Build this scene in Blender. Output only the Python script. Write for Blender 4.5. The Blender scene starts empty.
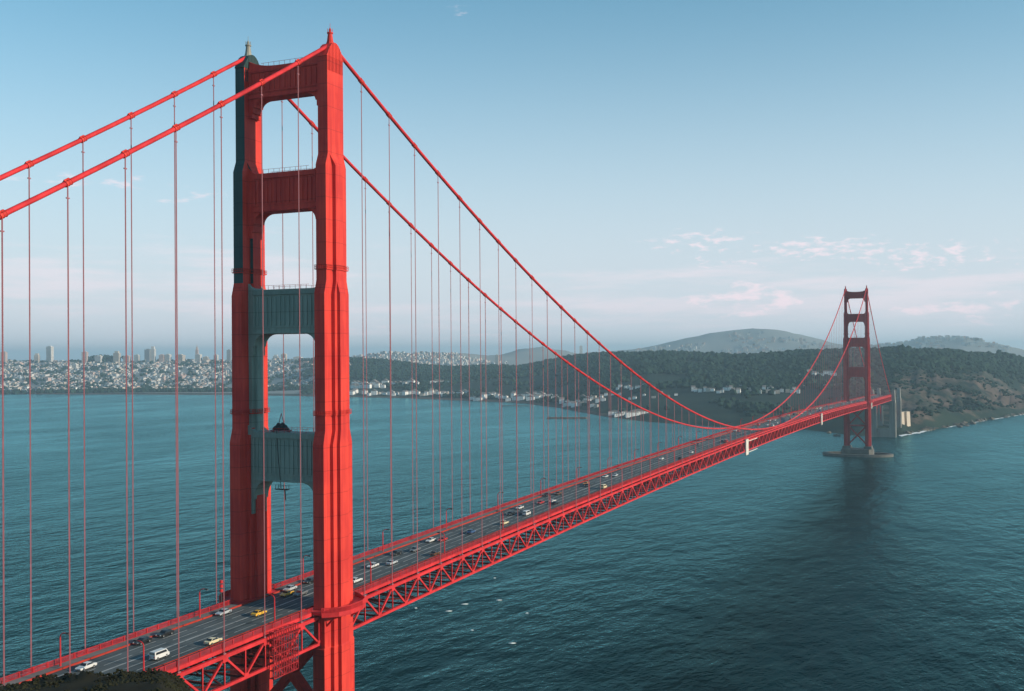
import bpy, math, random
import numpy as np
from mathutils import Matrix, Vector, noise

random.seed(7)
rng = np.random.default_rng(7)
R = math.radians
scene = bpy.context.scene
col = scene.collection

# ------------------------------------------------------------------ camera numbers
CAM = np.array([179.165, -247.915, 140.973])
YAW, PIT, ROL, FPX = -0.424653, 0.007846, -0.007786, 1083.34
W, H = 1024, 691
FW = np.array([math.sin(YAW) * math.cos(PIT), math.cos(YAW) * math.cos(PIT), math.sin(PIT)])
_r = np.array([math.cos(YAW), -math.sin(YAW), 0.0])
_u = np.cross(_r, FW)
RT = _r * math.cos(ROL) + _u * math.sin(ROL)
UP = -_r * math.sin(ROL) + _u * math.cos(ROL)
SUN_EL, SUN_AZ = R(19), R(83.5)          # azimuth clockwise from +Y (south) towards +X (west)


def ray(u, v):
    return FW + RT * ((u - W / 2) / FPX) - UP * ((v - H / 2) / FPX)


# ------------------------------------------------------------------ mesh builder
class MB:
    def __init__(self):
        self.v, self.f, self.m = [], [], []
        self.cur = 0

    def add(self, vs, fs):
        n = len(self.v)
        self.v.extend([tuple(map(float, p)) for p in vs])
        self.f.extend([tuple(i + n for i in f) for f in fs])
        self.m.extend([self.cur] * len(fs))
        return self

    def box(self, x0, x1, y0, y1, z0, z1):
        return self.add([(x0, y0, z0), (x1, y0, z0), (x1, y1, z0), (x0, y1, z0), (x0, y0, z1), (x1, y0, z1), (x1, y1, z1), (x0, y1, z1)],
                        [(0, 3, 2, 1), (4, 5, 6, 7), (0, 1, 5, 4), (1, 2, 6, 5), (2, 3, 7, 6), (3, 0, 4, 7)])

    def bar(self, p0, p1, w, h, side=None):
        p0, p1 = Vector(p0), Vector(p1)
        d = (p1 - p0).normalized()
        s = Vector(side) if side else Vector((1, 0, 0))
        if abs(d.dot(s)) > 0.95:
            s = Vector((0, 1, 0))
        t = d.cross(s).normalized()
        s = t.cross(d).normalized()
        vs = []
        for p in (p0, p1):
            for a, b in ((-1, -1), (1, -1), (1, 1), (-1, 1)):
                vs.append(p + s * (a * w / 2) + t * (b * h / 2))
        return self.add(vs, [(0, 1, 2, 3), (7, 6, 5, 4), (0, 4, 5, 1), (1, 5, 6, 2), (2, 6, 7, 3), (3, 7, 4, 0)])

    def tube(self, pts, r, n=8, caps=True):
        pts = [Vector(p) for p in pts]
        rs = r if isinstance(r, (list, tuple)) else [r] * len(pts)
        vs, fs = [], []
        prev = None
        for i, p in enumerate(pts):
            d = (pts[min(i + 1, len(pts) - 1)] - pts[max(i - 1, 0)]).normalized()
            if prev is None:
                a = Vector((1, 0, 0)) if abs(d.x) < 0.9 else Vector((0, 1, 0))
            else:
                a = prev
            s = (a - d * a.dot(d)).normalized()
            prev = s
            t = d.cross(s)
            for k in range(n):
                an = 2 * math.pi * k / n
                vs.append(p + (s * math.cos(an) + t * math.sin(an)) * rs[i])
        for i in range(len(pts) - 1):
            for k in range(n):
                a, b = i * n + k, i * n + (k + 1) % n
                fs.append((a, b, b + n, a + n))
        if caps:
            fs.append(tuple(reversed(range(n))))
            fs.append(tuple(range((len(pts) - 1) * n, len(pts) * n)))
        return self.add(vs, fs)

    def loft(self, rings, caps=True):
        n = len(rings[0])
        vs = [p for r in rings for p in r]
        fs = []
        for i in range(len(rings) - 1):
            for k in range(n):
                a, b = i * n + k, i * n + (k + 1) % n
                fs.append((a, b, b + n, a + n))
        if caps:
            fs.append(tuple(reversed(range(n))))
            fs.append(tuple(range((len(rings) - 1) * n, len(rings) * n)))
        return self.add(vs, fs)

    def build(self, name, mats, parent=None, smooth=False, loc=None):
        me = bpy.data.meshes.new(name)
        me.from_pydata(self.v, [], self.f)
        if not isinstance(mats, (list, tuple)):
            mats = [mats]
        for m in mats:
            me.materials.append(m)
        if len(mats) > 1:
            me.polygons.foreach_set('material_index', self.m)
        if smooth:
            me.polygons.foreach_set('use_smooth', [True] * len(me.polygons))
        me.update()
        return link(name, me, parent, loc)


def link(name, data, parent=None, loc=None):
    o = bpy.data.objects.new(name, data)
    col.objects.link(o)
    if parent is not None:
        o.parent = parent
    if loc is not None:
        o.location = loc
    return o


def empty(name, loc=(0, 0, 0), rz=0.0, parent=None):
    o = link(name, None, parent, loc)
    o.rotation_euler = (0, 0, rz)
    o.empty_display_size = 0.5
    return o


def tag(o, label=None, cat=None, group=None, kind=None):
    if label:
        o['label'] = label
    if cat:
        o['category'] = cat
    if group:
        o['group'] = group
    if kind:
        o['kind'] = kind
    return o


def copy_tree(o, parent=None):
    c = o.copy()
    col.objects.link(c)
    c.parent = parent
    for ch in list(o.children):
        copy_tree(ch, c)
    return c


# ------------------------------------------------------------------ materials
def node_mat(name):
    m = bpy.data.materials.new(name)
    m.use_nodes = True
    nt = m.node_tree
    return m, nt, nt.nodes['Principled BSDF']


def mat(name, c, rough=0.6, var=0.15, scale=0.5, metal=0.0, stretch=(1, 1, 1), spec=0.5, c2=None, coord='Object'):
    m, nt, b = node_mat(name)
    b.inputs['Roughness'].default_value = rough
    b.inputs['Metallic'].default_value = metal
    b.inputs['Specular IOR Level'].default_value = spec
    if var == 0:
        b.inputs['Base Color'].default_value = (*c, 1)
        return m
    tc = nt.nodes.new('ShaderNodeTexCoord')
    mp = nt.nodes.new('ShaderNodeMapping')
    mp.inputs['Scale'].default_value = stretch
    nz = nt.nodes.new('ShaderNodeTexNoise')
    nz.inputs['Scale'].default_value = scale
    nz.inputs['Detail'].default_value = 6
    nz.inputs['Roughness'].default_value = 0.65
    rp = nt.nodes.new('ShaderNodeValToRGB')
    lo = [max(0, k * (1 - var)) for k in c] if c2 is None else c2
    hi = [min(1, k * (1 + var)) for k in c]
    rp.color_ramp.elements[0].position = 0.32
    rp.color_ramp.elements[0].color = (*lo, 1)
    rp.color_ramp.elements[1].position = 0.68
    rp.color_ramp.elements[1].color = (*hi, 1)
    nt.links.new(tc.outputs[coord], mp.inputs['Vector'])
    nt.links.new(mp.outputs[0], nz.inputs['Vector'])
    nt.links.new(nz.outputs['Fac'], rp.inputs[0])
    nt.links.new(rp.outputs[0], b.inputs['Base Color'])
    return m


def steel_paint(name, c, dark):
    """painted riveted steel: faded patches, rain streaks and fine plate joints"""
    m, nt, b = node_mat(name)
    N, Lk = nt.nodes.new, nt.links.new
    tc = N('ShaderNodeTexCoord')
    mp = N('ShaderNodeMapping'); mp.inputs['Scale'].default_value = (0.9, 0.9, 0.06)
    nz = N('ShaderNodeTexNoise'); nz.inputs['Scale'].default_value = 1.0; nz.inputs['Detail'].default_value = 6
    n2 = N('ShaderNodeTexNoise'); n2.inputs['Scale'].default_value = 0.11; n2.inputs['Detail'].default_value = 5
    Lk(tc.outputs['Object'], mp.inputs[0]); Lk(mp.outputs[0], nz.inputs['Vector']); Lk(tc.outputs['Object'], n2.inputs['Vector'])
    ad = N('ShaderNodeMath'); ad.operation = 'ADD'
    Lk(nz.outputs['Fac'], ad.inputs[0]); Lk(n2.outputs['Fac'], ad.inputs[1])
    rp = N('ShaderNodeValToRGB')
    rp.color_ramp.elements[0].position = 0.42; rp.color_ramp.elements[0].color = (*dark, 1)
    rp.color_ramp.elements[1].position = 0.58; rp.color_ramp.elements[1].color = (*c, 1)
    hf = N('ShaderNodeMath'); hf.operation = 'MULTIPLY'; hf.inputs[1].default_value = 0.5
    Lk(ad.outputs[0], hf.inputs[0]); Lk(hf.outputs[0], rp.inputs[0])
    sx = N('ShaderNodeSeparateXYZ'); Lk(tc.outputs['Object'], sx.inputs[0])

    def seam(sock, pitch, wid, off=0.0):
        o_ = N('ShaderNodeMath'); o_.operation = 'ADD'; o_.inputs[1].default_value = 1000 + off; Lk(sock, o_.inputs[0])
        jm = N('ShaderNodeMath'); jm.operation = 'MODULO'; jm.inputs[1].default_value = pitch; Lk(o_.outputs[0], jm.inputs[0])
        jl = N('ShaderNodeMath'); jl.operation = 'LESS_THAN'; jl.inputs[1].default_value = wid; Lk(jm.outputs[0], jl.inputs[0])
        return jl.outputs[0]
    s1, s2, s3 = seam(sx.outputs['Z'], 6.1, 0.2), seam(sx.outputs['X'], 1.07, 0.07, 0.4), seam(sx.outputs['Y'], 1.07, 0.07, 0.4)
    m2 = N('ShaderNodeMath'); m2.operation = 'MAXIMUM'; Lk(s2, m2.inputs[0]); Lk(s3, m2.inputs[1])
    js = N('ShaderNodeMath'); js.operation = 'MULTIPLY'; js.inputs[1].default_value = 0.28; Lk(m2.outputs[0], js.inputs[0])
    j2 = N('ShaderNodeMath'); j2.operation = 'MULTIPLY_ADD'; j2.inputs[1].default_value = 0.4; Lk(s1, j2.inputs[0]); Lk(js.outputs[0], j2.inputs[2])
    mx = N('ShaderNodeMix'); mx.data_type = 'RGBA'
    Lk(j2.outputs[0], mx.inputs['Factor']); Lk(rp.outputs[0], mx.inputs['A']); mx.inputs['B'].default_value = (*[k * 0.4 for k in dark], 1)
    # rust and soot runs below the joints
    mp3 = N('ShaderNodeMapping'); mp3.inputs['Scale'].default_value = (1.6, 1.6, 0.035)
    n3 = N('ShaderNodeTexNoise'); n3.inputs['Scale'].default_value = 1.0; n3.inputs['Detail'].default_value = 7; n3.inputs['Roughness'].default_value = 0.7
    Lk(tc.outputs['Object'], mp3.inputs[0]); Lk(mp3.outputs[0], n3.inputs['Vector'])
    rr = N('ShaderNodeMapRange'); rr.inputs['From Min'].default_value = 0.56; rr.inputs['From Max'].default_value = 0.78; rr.inputs['To Max'].default_value = 0.5
    Lk(n3.outputs['Fac'], rr.inputs['Value'])
    mr_ = N('ShaderNodeMix'); mr_.data_type = 'RGBA'
    Lk(rr.outputs[0], mr_.inputs['Factor']); Lk(mx.outputs['Result'], mr_.inputs['A']); mr_.inputs['B'].default_value = (*[k * 0.35 for k in dark], 1)
    Lk(mr_.outputs['Result'], b.inputs['Base Color'])
    b.inputs['Roughness'].default_value = 0.6
    b.inputs['Specular IOR Level'].default_value = 0.15
    return m


M = {}
M['orange'] = steel_paint('orange_paint', (0.68, 0.054, 0.036), (0.53, 0.034, 0.028))
M['orange_plain'] = mat('orange_rail_paint', (0.55, 0.030, 0.034), 0.6, 0.25, 0.2, spec=0.15)
M['orange_dull'] = steel_paint('duller_orange_paint', (0.44, 0.034, 0.032), (0.33, 0.024, 0.026))  # duller, darker orange for the far tower
M['rail'] = mat('dull_rail_paint', (0.40, 0.022, 0.028), 0.65, 0.3, 0.25, spec=0.15)
M['curb'] = mat('dull_curb_paint', (0.36, 0.035, 0.022), 0.7, 0.35, 0.2, spec=0.15)
M['suspender'] = mat('suspender_paint', (0.30, 0.105, 0.12), 0.6, 0.15, 0.3, spec=0.3)
M['shade_red'] = mat('shade_darkened_red', (0.16, 0.022, 0.022), 0.75, 0.3, 0.3, spec=0.2)  # red darkened so the shade under the deck sits in the colour
M['primer'] = steel_paint('grey_green_primer', (0.26, 0.33, 0.285), (0.20, 0.265, 0.23))
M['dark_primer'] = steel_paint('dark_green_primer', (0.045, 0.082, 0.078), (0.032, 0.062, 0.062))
M['pale_primer'] = mat('pale_primer', (0.26, 0.25, 0.2), 0.7, 0.15, 0.4)
M['concrete'] = mat('concrete', (0.27, 0.255, 0.22), 0.85, 0.25, 0.12, stretch=(1, 1, 0.25))
M['lit_concrete'] = mat('sunlit_concrete', (0.58, 0.47, 0.36), 0.85, 0.15, 0.1)  # sunlight on the anchorage walls lightened into the concrete colour
M['dark_concrete'] = mat('dark_grey_concrete', (0.10, 0.094, 0.08), 0.7, 0.3, 0.15)  # dark concrete tone for piers, fender and deck slab
M['sidewalk'] = mat('sidewalk_concrete', (0.16, 0.15, 0.14), 0.85, 0.2, 0.2)
M['white_paint'] = mat('white_canvas', (0.66, 0.62, 0.54), 0.7, 0.25, 0.5)
M['line'] = mat('line_paint', (0.42, 0.42, 0.40), 0.8, 0.35, 0.25)
M['glass'] = mat('car_glass', (0.02, 0.025, 0.03), 0.08, 0, spec=0.6)
M['tyre'] = mat('tyre_rubber', (0.015, 0.015, 0.015), 0.8, 0)
M['rim'] = mat('rim_metal', (0.5, 0.5, 0.5), 0.35, 0, metal=0.8)
M['headlight'] = mat('headlight_glass', (0.75, 0.75, 0.7), 0.2, 0)
M['taillight'] = mat('taillight_plastic', (0.4, 0.01, 0.01), 0.3, 0)
M['chrome'] = mat('chrome', (0.6, 0.6, 0.6), 0.25, 0, metal=1.0)
M['dark_steel'] = mat('dark_steel', (0.03, 0.03, 0.03), 0.6, 0.2, 1.0)
M['lens'] = mat('lamp_lens', (0.35, 0.30, 0.22), 0.4, 0)
M['foam'] = mat('sea_foam', (0.75, 0.78, 0.78), 0.9, 0.12, 0.3)
M['rock'] = mat('rock', (0.10, 0.085, 0.065), 0.9, 0.4, 0.15)
M['scrub'] = mat('scrub_leaves', (0.022, 0.022, 0.011), 0.9, 0.5, 0.35, spec=0.1)
CAR = {n: mat('car_paint_' + n, c, 0.35, 0) for n, c in dict(
    white=(0.62, 0.62, 0.60), silver=(0.42, 0.45, 0.47), black=(0.015, 0.016, 0.018), yellow=(0.75, 0.42, 0.05), blue=(0.04, 0.09, 0.20),
    red=(0.45, 0.03, 0.03), brown=(0.13, 0.06, 0.03), cream=(0.68, 0.58, 0.36), orange=(0.65, 0.28, 0.06), grey=(0.14, 0.15, 0.16), green=(0.04, 0.08, 0.06)).items()}


def asphalt():
    m, nt, b = node_mat('asphalt')
    N, Lk = nt.nodes.new, nt.links.new
    tc = N('ShaderNodeTexCoord')
    mp = N('ShaderNodeMapping'); mp.inputs['Scale'].default_value = (1.1, 0.012, 1)
    nz = N('ShaderNodeTexNoise'); nz.inputs['Scale'].default_value = 1.0; nz.inputs['Detail'].default_value = 4
    n2 = N('ShaderNodeTexNoise'); n2.inputs['Scale'].default_value = 0.12; n2.inputs['Detail'].default_value = 5
    Lk(tc.outputs['Object'], mp.inputs[0]); Lk(mp.outputs[0], nz.inputs['Vector']); Lk(tc.outputs['Object'], n2.inputs['Vector'])
    a = N('ShaderNodeMath'); a.operation = 'MULTIPLY_ADD'; a.inputs[1].default_value = 0.4; Lk(n2.outputs['Fac'], a.inputs[0])
    s = N('ShaderNodeMath'); s.operation = 'MULTIPLY'; s.inputs[1].default_value = 0.75; Lk(nz.outputs['Fac'], s.inputs[0]); Lk(s.outputs[0], a.inputs[2])
    rp = N('ShaderNodeValToRGB')
    rp.color_ramp.elements[0].position = 0.40; rp.color_ramp.elements[0].color = (0.040, 0.050, 0.052, 1)
    rp.color_ramp.elements[1].position = 0.74; rp.color_ramp.elements[1].color = (0.115, 0.130, 0.130, 1)
    Lk(a.outputs[0], rp.inputs[0]); Lk(rp.outputs[0], b.inputs['Base Color'])
    b.inputs['Roughness'].default_value = 0.8
    b.inputs['Specular IOR Level'].default_value = 0.25
    return m


M['asphalt'] = asphalt()


def water_mat():
    m, nt, b = node_mat('bay_water')
    N, Lk = nt.nodes.new, nt.links.new
    tc = N('ShaderNodeTexCoord')

    def nz(scale, stretch, rot, detail=4, rough=0.55):
        mp = N('ShaderNodeMapping'); mp.inputs['Scale'].default_value = stretch; mp.inputs['Rotation'].default_value = (0, 0, rot)
        n = N('ShaderNodeTexNoise'); n.inputs['Scale'].default_value = scale; n.inputs['Detail'].default_value = detail
        n.inputs['Roughness'].default_value = rough
        Lk(tc.outputs['Object'], mp.inputs[0]); Lk(mp.outputs[0], n.inputs['Vector'])
        return n.outputs['Fac']
    swell = nz(0.022, (1, 0.45, 1), R(-20), 3)
    wave = nz(0.085, (1.0, 0.5, 1), R(-35), 5, 0.6)
    chop = nz(0.35, (1, 0.6, 1), R(10), 4)
    gust = nz(0.006, (1, 0.4, 1), R(-25), 4, 0.6)
    gr = N('ShaderNodeMapRange'); gr.inputs['From Min'].default_value = 0.34; gr.inputs['From Max'].default_value = 0.66
    gr.inputs['To Min'].default_value = 0.45; gr.inputs['To Max'].default_value = 1.5
    Lk(gust, gr.inputs['Value'])
    # darker, smoother band of water running from the far pier
    sp = N('ShaderNodeSeparateXYZ'); Lk(tc.outputs['Object'], sp.inputs[0])

    def mm(op, a, b=None, c=None):
        n = N('ShaderNodeMath'); n.operation = op
        for i_, q in enumerate((a, b, c)):
            if q is None:
                continue
            if isinstance(q, (int, float)):
                n.inputs[i_].default_value = q
            else:
                Lk(q, n.inputs[i_])
        return n.outputs[0]
    (ax, ay), (bx, by) = STREAK
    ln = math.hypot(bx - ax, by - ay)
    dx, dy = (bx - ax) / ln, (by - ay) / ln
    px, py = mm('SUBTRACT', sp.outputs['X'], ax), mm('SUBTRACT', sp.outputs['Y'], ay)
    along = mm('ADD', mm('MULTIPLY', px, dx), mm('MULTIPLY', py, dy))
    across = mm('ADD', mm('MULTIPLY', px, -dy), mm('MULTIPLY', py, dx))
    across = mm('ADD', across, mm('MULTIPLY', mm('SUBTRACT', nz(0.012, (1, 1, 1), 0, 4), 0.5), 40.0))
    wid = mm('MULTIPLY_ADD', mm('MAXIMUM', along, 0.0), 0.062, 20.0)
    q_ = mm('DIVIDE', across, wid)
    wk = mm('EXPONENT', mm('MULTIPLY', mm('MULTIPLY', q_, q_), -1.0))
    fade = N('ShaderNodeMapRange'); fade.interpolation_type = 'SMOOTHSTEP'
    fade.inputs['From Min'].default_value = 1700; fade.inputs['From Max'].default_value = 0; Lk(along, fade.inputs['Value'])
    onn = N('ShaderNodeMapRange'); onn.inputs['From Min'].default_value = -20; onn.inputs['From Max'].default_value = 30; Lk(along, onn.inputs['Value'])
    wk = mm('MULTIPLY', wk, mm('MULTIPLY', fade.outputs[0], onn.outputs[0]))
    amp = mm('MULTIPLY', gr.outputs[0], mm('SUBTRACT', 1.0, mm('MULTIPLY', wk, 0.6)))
    small = mm('MULTIPLY', mm('ADD', mm('MULTIPLY', wave, 2.7), mm('MULTIPLY', chop, 0.55)), amp)
    hgt = mm('ADD', small, mm('MULTIPLY', swell, 4.2))
    bp = N('ShaderNodeBump'); bp.inputs['Strength'].default_value = 1.0; bp.inputs['Distance'].default_value = 1.0
    Lk(hgt, bp.inputs['Height'])
    big = nz(0.0035, (1, 0.35, 1), R(-30), 5)
    rp = N('ShaderNodeValToRGB')
    rp.color_ramp.elements[0].position = 0.35; rp.color_ramp.elements[0].color = (0.0012, 0.012, 0.0135, 1)
    rp.color_ramp.elements[1].position = 0.68; rp.color_ramp.elements[1].color = (0.003, 0.026, 0.028, 1)
    Lk(big, rp.inputs[0])
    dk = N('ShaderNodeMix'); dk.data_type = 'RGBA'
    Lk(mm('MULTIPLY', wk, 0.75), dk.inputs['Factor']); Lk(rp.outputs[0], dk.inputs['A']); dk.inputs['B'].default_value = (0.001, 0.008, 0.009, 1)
    df = N('ShaderNodeBsdfDiffuse'); Lk(dk.outputs['Result'], df.inputs['Color'])
    gl = N('ShaderNodeBsdfGlossy'); gl.inputs['Color'].default_value = (0.34, 0.73, 0.755, 1); gl.inputs['Roughness'].default_value = 0.18
    fr_ = N('ShaderNodeFresnel'); fr_.inputs['IOR'].default_value = 1.333
    for n_ in (df, gl, fr_):
        Lk(bp.outputs[0], n_.inputs['Normal'])
    ms = N('ShaderNodeMixShader')
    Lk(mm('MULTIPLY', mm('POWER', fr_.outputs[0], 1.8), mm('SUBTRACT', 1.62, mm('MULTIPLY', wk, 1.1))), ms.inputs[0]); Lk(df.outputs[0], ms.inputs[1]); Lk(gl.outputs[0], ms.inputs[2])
    nt.nodes.remove(b)
    Lk(ms.outputs[0], nt.nodes['Material Output'].inputs['Surface'])
    return m


def sea_pt(u, v):
    r = ray(u, v)
    t = -CAM[2] / r[2]
    return CAM[0] + t * r[0], CAM[1] + t * r[1]


STREAK = (sea_pt(868, 458), sea_pt(806, 590))
M['water'] = water_mat()


def terrain_mat():
    m, nt, b = node_mat('headland_ground')
    N, Lk = nt.nodes.new, nt.links.new
    tc = N('ShaderNodeTexCoord')
    at = N('ShaderNodeAttribute'); at.attribute_name = 'cover'
    sp = N('ShaderNodeSeparateColor'); Lk(at.outputs['Color'], sp.inputs[0])
    n1 = N('ShaderNodeTexNoise'); n1.inputs['Scale'].default_value = 0.008; n1.inputs['Detail'].default_value = 8; n1.inputs['Roughness'].default_value = 0.62
    Lk(tc.outputs['Object'], n1.inputs['Vector'])
    g = N('ShaderNodeValToRGB')
    g.color_ramp.elements[0].position = 0.38; g.color_ramp.elements[0].color = (0.011, 0.025, 0.020, 1)
    g.color_ramp.elements[1].position = 0.62; g.color_ramp.elements[1].color = (0.028, 0.046, 0.032, 1)
    Lk(n1.outputs['Fac'], g.inputs[0])
    n2 = N('ShaderNodeTexNoise'); n2.inputs['Scale'].default_value = 0.016; n2.inputs['Detail'].default_value = 8; n2.inputs['Roughness'].default_value = 0.7
    Lk(tc.outputs['Object'], n2.inputs['Vector'])
    s = N('ShaderNodeValToRGB')
    s.color_ramp.elements[0].position = 0.30; s.color_ramp.elements[0].color = (0.034, 0.036, 0.027, 1)
    s.color_ramp.elements[1].position = 0.70; s.color_ramp.elements[1].color = (0.17, 0.118, 0.094, 1)
    Lk(n2.outputs['Fac'], s.inputs[0])
    # soil shows where the cover attribute and the noise agree
    md = N('ShaderNodeMath'); md.operation = 'ADD'; Lk(sp.outputs[0], md.inputs[0]); Lk(n2.outputs['Fac'], md.inputs[1])
    sm = N('ShaderNodeMapRange'); sm.inputs['From Min'].default_value = 0.98; sm.inputs['From Max'].default_value = 1.12
    Lk(md.outputs[0], sm.inputs['Value'])
    mx = N('ShaderNodeMix'); mx.data_type = 'RGBA'
    Lk(sm.outputs[0], mx.inputs['Factor']); Lk(g.outputs[0], mx.inputs['A']); Lk(s.outputs[0], mx.inputs['B'])
    # built-up ground, also the pale haze tone painted on the far hills
    cm = N('ShaderNodeMix'); cm.data_type = 'RGBA'
    Lk(sp.outputs[1], cm.inputs['Factor']); Lk(mx.outputs['Result'], cm.inputs['A']); cm.inputs['B'].default_value = (0.30, 0.31, 0.30, 1)
    Lk(cm.outputs['Result'], b.inputs['Base Color'])
    b.inputs['Roughness'].default_value = 0.95
    b.inputs['Specular IOR Level'].default_value = 0.1
    return m


M['terrain'] = terrain_mat()
M['forest'] = mat('forest_leaves', (0.026, 0.052, 0.036), 0.95, 0.1, 0.02, spec=0.05, c2=(0.010, 0.024, 0.019))

# ------------------------------------------------------------------ bridge geometry
X = 13.72
L = 1280.16
S = 15.24
SIDE = 343.0
ZS = 225.71


def cable_z(y):
    if y < 0:
        t = -y / 100
        return max(ZS - 58.21 * t + 2.976 * t * t, 50)
    if y <= L:
        return ZS - 144.3 * (1 - ((y - L / 2) / (L / 2)) ** 2)
    t = (y - L) / 100
    return ZS - 58.21 * t + 2.976 * t * t + 0.9 * t


def chord_z(y):            # upper edge of the stiffening truss's top chord
    if y < 0:
        return 72.2 + 0.012 * y
    if y <= L:
        return 72.2 + 6.8 * (1 - ((y - L / 2) / (L / 2)) ** 2)
    return 72.2 - 0.012 * (y - L)


def road_z(y):
    return chord_z(y) + 1.15


bridge = empty('suspension_bridge', (0, 0, 0))
tag(bridge, 'long red suspension bridge with two stepped towers crossing the strait', 'bridge')
P = 7.62
Y0, Y1 = -45 * P, 1280.16 + 45 * P
ys = [Y0 + P * i for i in range(int(round((Y1 - Y0) / P)) + 1)]


def gap(y):                 # the truss is interrupted at the tower legs
    return abs(y) < 7.7 or abs(y - L) < 7.7


SEGS = ((Y0, -7.6), (7.6, L - 7.6), (L + 7.6, Y1))     # near side span, main span, far side span
# ---- stiffening trusses: chords and web
for sx, (sa, sb) in [(q, g) for q in (-1, 1) for g in SEGS]:
    tr = empty('stiffening_truss', (0, 0, 0), parent=bridge)
    x = sx * X
    top, bot, web = MB(), MB(), MB()
    for i in range(len(ys) - 1):
        a, b = ys[i], ys[i + 1]
        za, zb = chord_z(a), chord_z(b)
        if a < sa - 0.1 or b > sb + 0.1:
            continue
        top.bar((x, a, za - 0.45), (x, b + 0.02, zb - 0.45), 0.75, 0.9)
        bot.bar((x, a, za - 7.45), (x, b + 0.02, zb - 7.45), 0.75, 0.75)
        k = int(round(a / P))
        if k % 2 == 0:
            web.bar((x, a, za - 0.7), (x, b, zb - 7.2), 0.50, 0.52)
        else:
            web.bar((x, a, za - 7.2), (x, b, zb - 0.7), 0.50, 0.52)
    for y in ys:
        z = chord_z(y)
        k = int(round(y / P))
        if y < sa - 0.1 or y > sb + 0.1:
            continue
        web.bar((x, y, z - 0.88), (x, y, z - 7.1), 0.34, 0.32)
        if k % 2 == 0:
            web.box(x + sx * 0.26 - 0.13, x + sx * 0.26 + 0.14, y - 0.95, y + 0.95, z - 1.75, z - 0.9)     # gusset
        else:
            web.box(x + sx * 0.26 - 0.13, x + sx * 0.26 + 0.14, y - 0.85, y + 0.85, z - 7.1, z - 6.4)
    top.build('top_chord', M['orange_plain'], tr)
    bot.build('bottom_chord', M['orange_plain'], tr)
    web.build('truss_web', M['orange_plain'], tr)

fbs = [MB(), MB(), MB()]
seg_of = lambda y: 0 if y < 0 else (1 if y < L else 2)
for y in ys:                                     # floor trusses and lower laterals under the deck
    z = chord_z(y)
    fb = fbs[seg_of(y)]
    if gap(y):
        continue
    fb.box(-13.3, 13.3, y - 0.2, y + 0.2, z - 0.75, z - 0.15)
    fb.box(-13.3, 13.3, y - 0.16, y + 0.16, z - 3.0, z - 2.6)
    fb.box(-13.3, 13.3, y - 0.25, y + 0.25, z - 7.7, z - 7.2)
    for q in range(8):
        xa = -13 + q * 3.25
        s0, s1 = (z - 0.7, z - 2.8) if q % 2 else (z - 2.8, z - 0.7)
        fb.bar((xa, y, s0), (xa + 3.25, y, s1), 0.22, 0.22, (0, 1, 0))
for i in range(len(ys) - 1):
    a, b = ys[i], ys[i + 1]
    if gap(a) or gap(b):
        continue
    fb = fbs[seg_of(a)]
    k = int(round(a / P)) % 2
    for sx in (-1, 1):
        q0, q1 = (13.2, 0.4) if k == 0 else (0.4, 13.2)
        fb.bar((sx * q0, a, chord_z(a) - 7.45), (sx * q1, b, chord_z(b) - 7.45), 0.45, 0.35)
    for xs in (-7.5, -3.7, 0, 3.7, 7.5):
        fb.bar((xs, a, chord_z(a) - 0.05), (xs, b, chord_z(b) - 0.05), 0.3, 0.5)
for fb in fbs:
    fb.build('floor_beams', M['shade_red'], bridge)


def strip(mb, x0, x1, dz0, dz1, ya=Y0, yb=Y1, step=P, zf=road_z, skip=None):
    n = max(1, int(round((yb - ya) / step)))
    for i in range(n):
        a, b = ya + (yb - ya) * i / n, ya + (yb - ya) * (i + 1) / n
        if skip and skip((a + b) / 2):
            continue
        za, zb = zf(a), zf(b)
        mb.add([(x0, a, za + dz0), (x1, a, za + dz0), (x1, b, zb + dz0), (x0, b, zb + dz0), (x0, a, za + dz1), (x1, a, za + dz1), (x1, b, zb + dz1), (x0, b, zb + dz1)],
               [(0, 3, 2, 1), (4, 5, 6, 7), (0, 1, 5, 4), (1, 2, 6, 5), (2, 3, 7, 6), (3, 0, 4, 7)])
    return mb


strip(MB(), -9.6, 9.6, -0.5, -0.06).build('deck_slab', M['dark_concrete'], bridge)
rd = strip(MB(), -9.45, 9.45, -0.055, 0.0).build('road', M['asphalt'])
tag(rd, 'dark grey six lane roadway running along the bridge deck', 'road', kind='structure')
for xl in (-6.3, -3.15, 0.0, 3.15, 6.3):
    lm = MB()
    y = Y0 + 2
    while y < Y1 - 8:
        ln = 8.6 if xl else 9.0
        za, zb = road_z(y) + 0.005, road_z(y + ln) + 0.005
        w = 0.11
        for off in ((0,) if xl else (-0.17, 0.17)):
            lm.add([(xl + off - w, y, za), (xl + off + w, y, za), (xl + off + w, y + ln, zb), (xl + off - w, y + ln, zb)], [(0, 1, 2, 3)])
        y += 11.0 if xl else 9.3
    lm.build('lane_marking', M['line'], rd)

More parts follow.
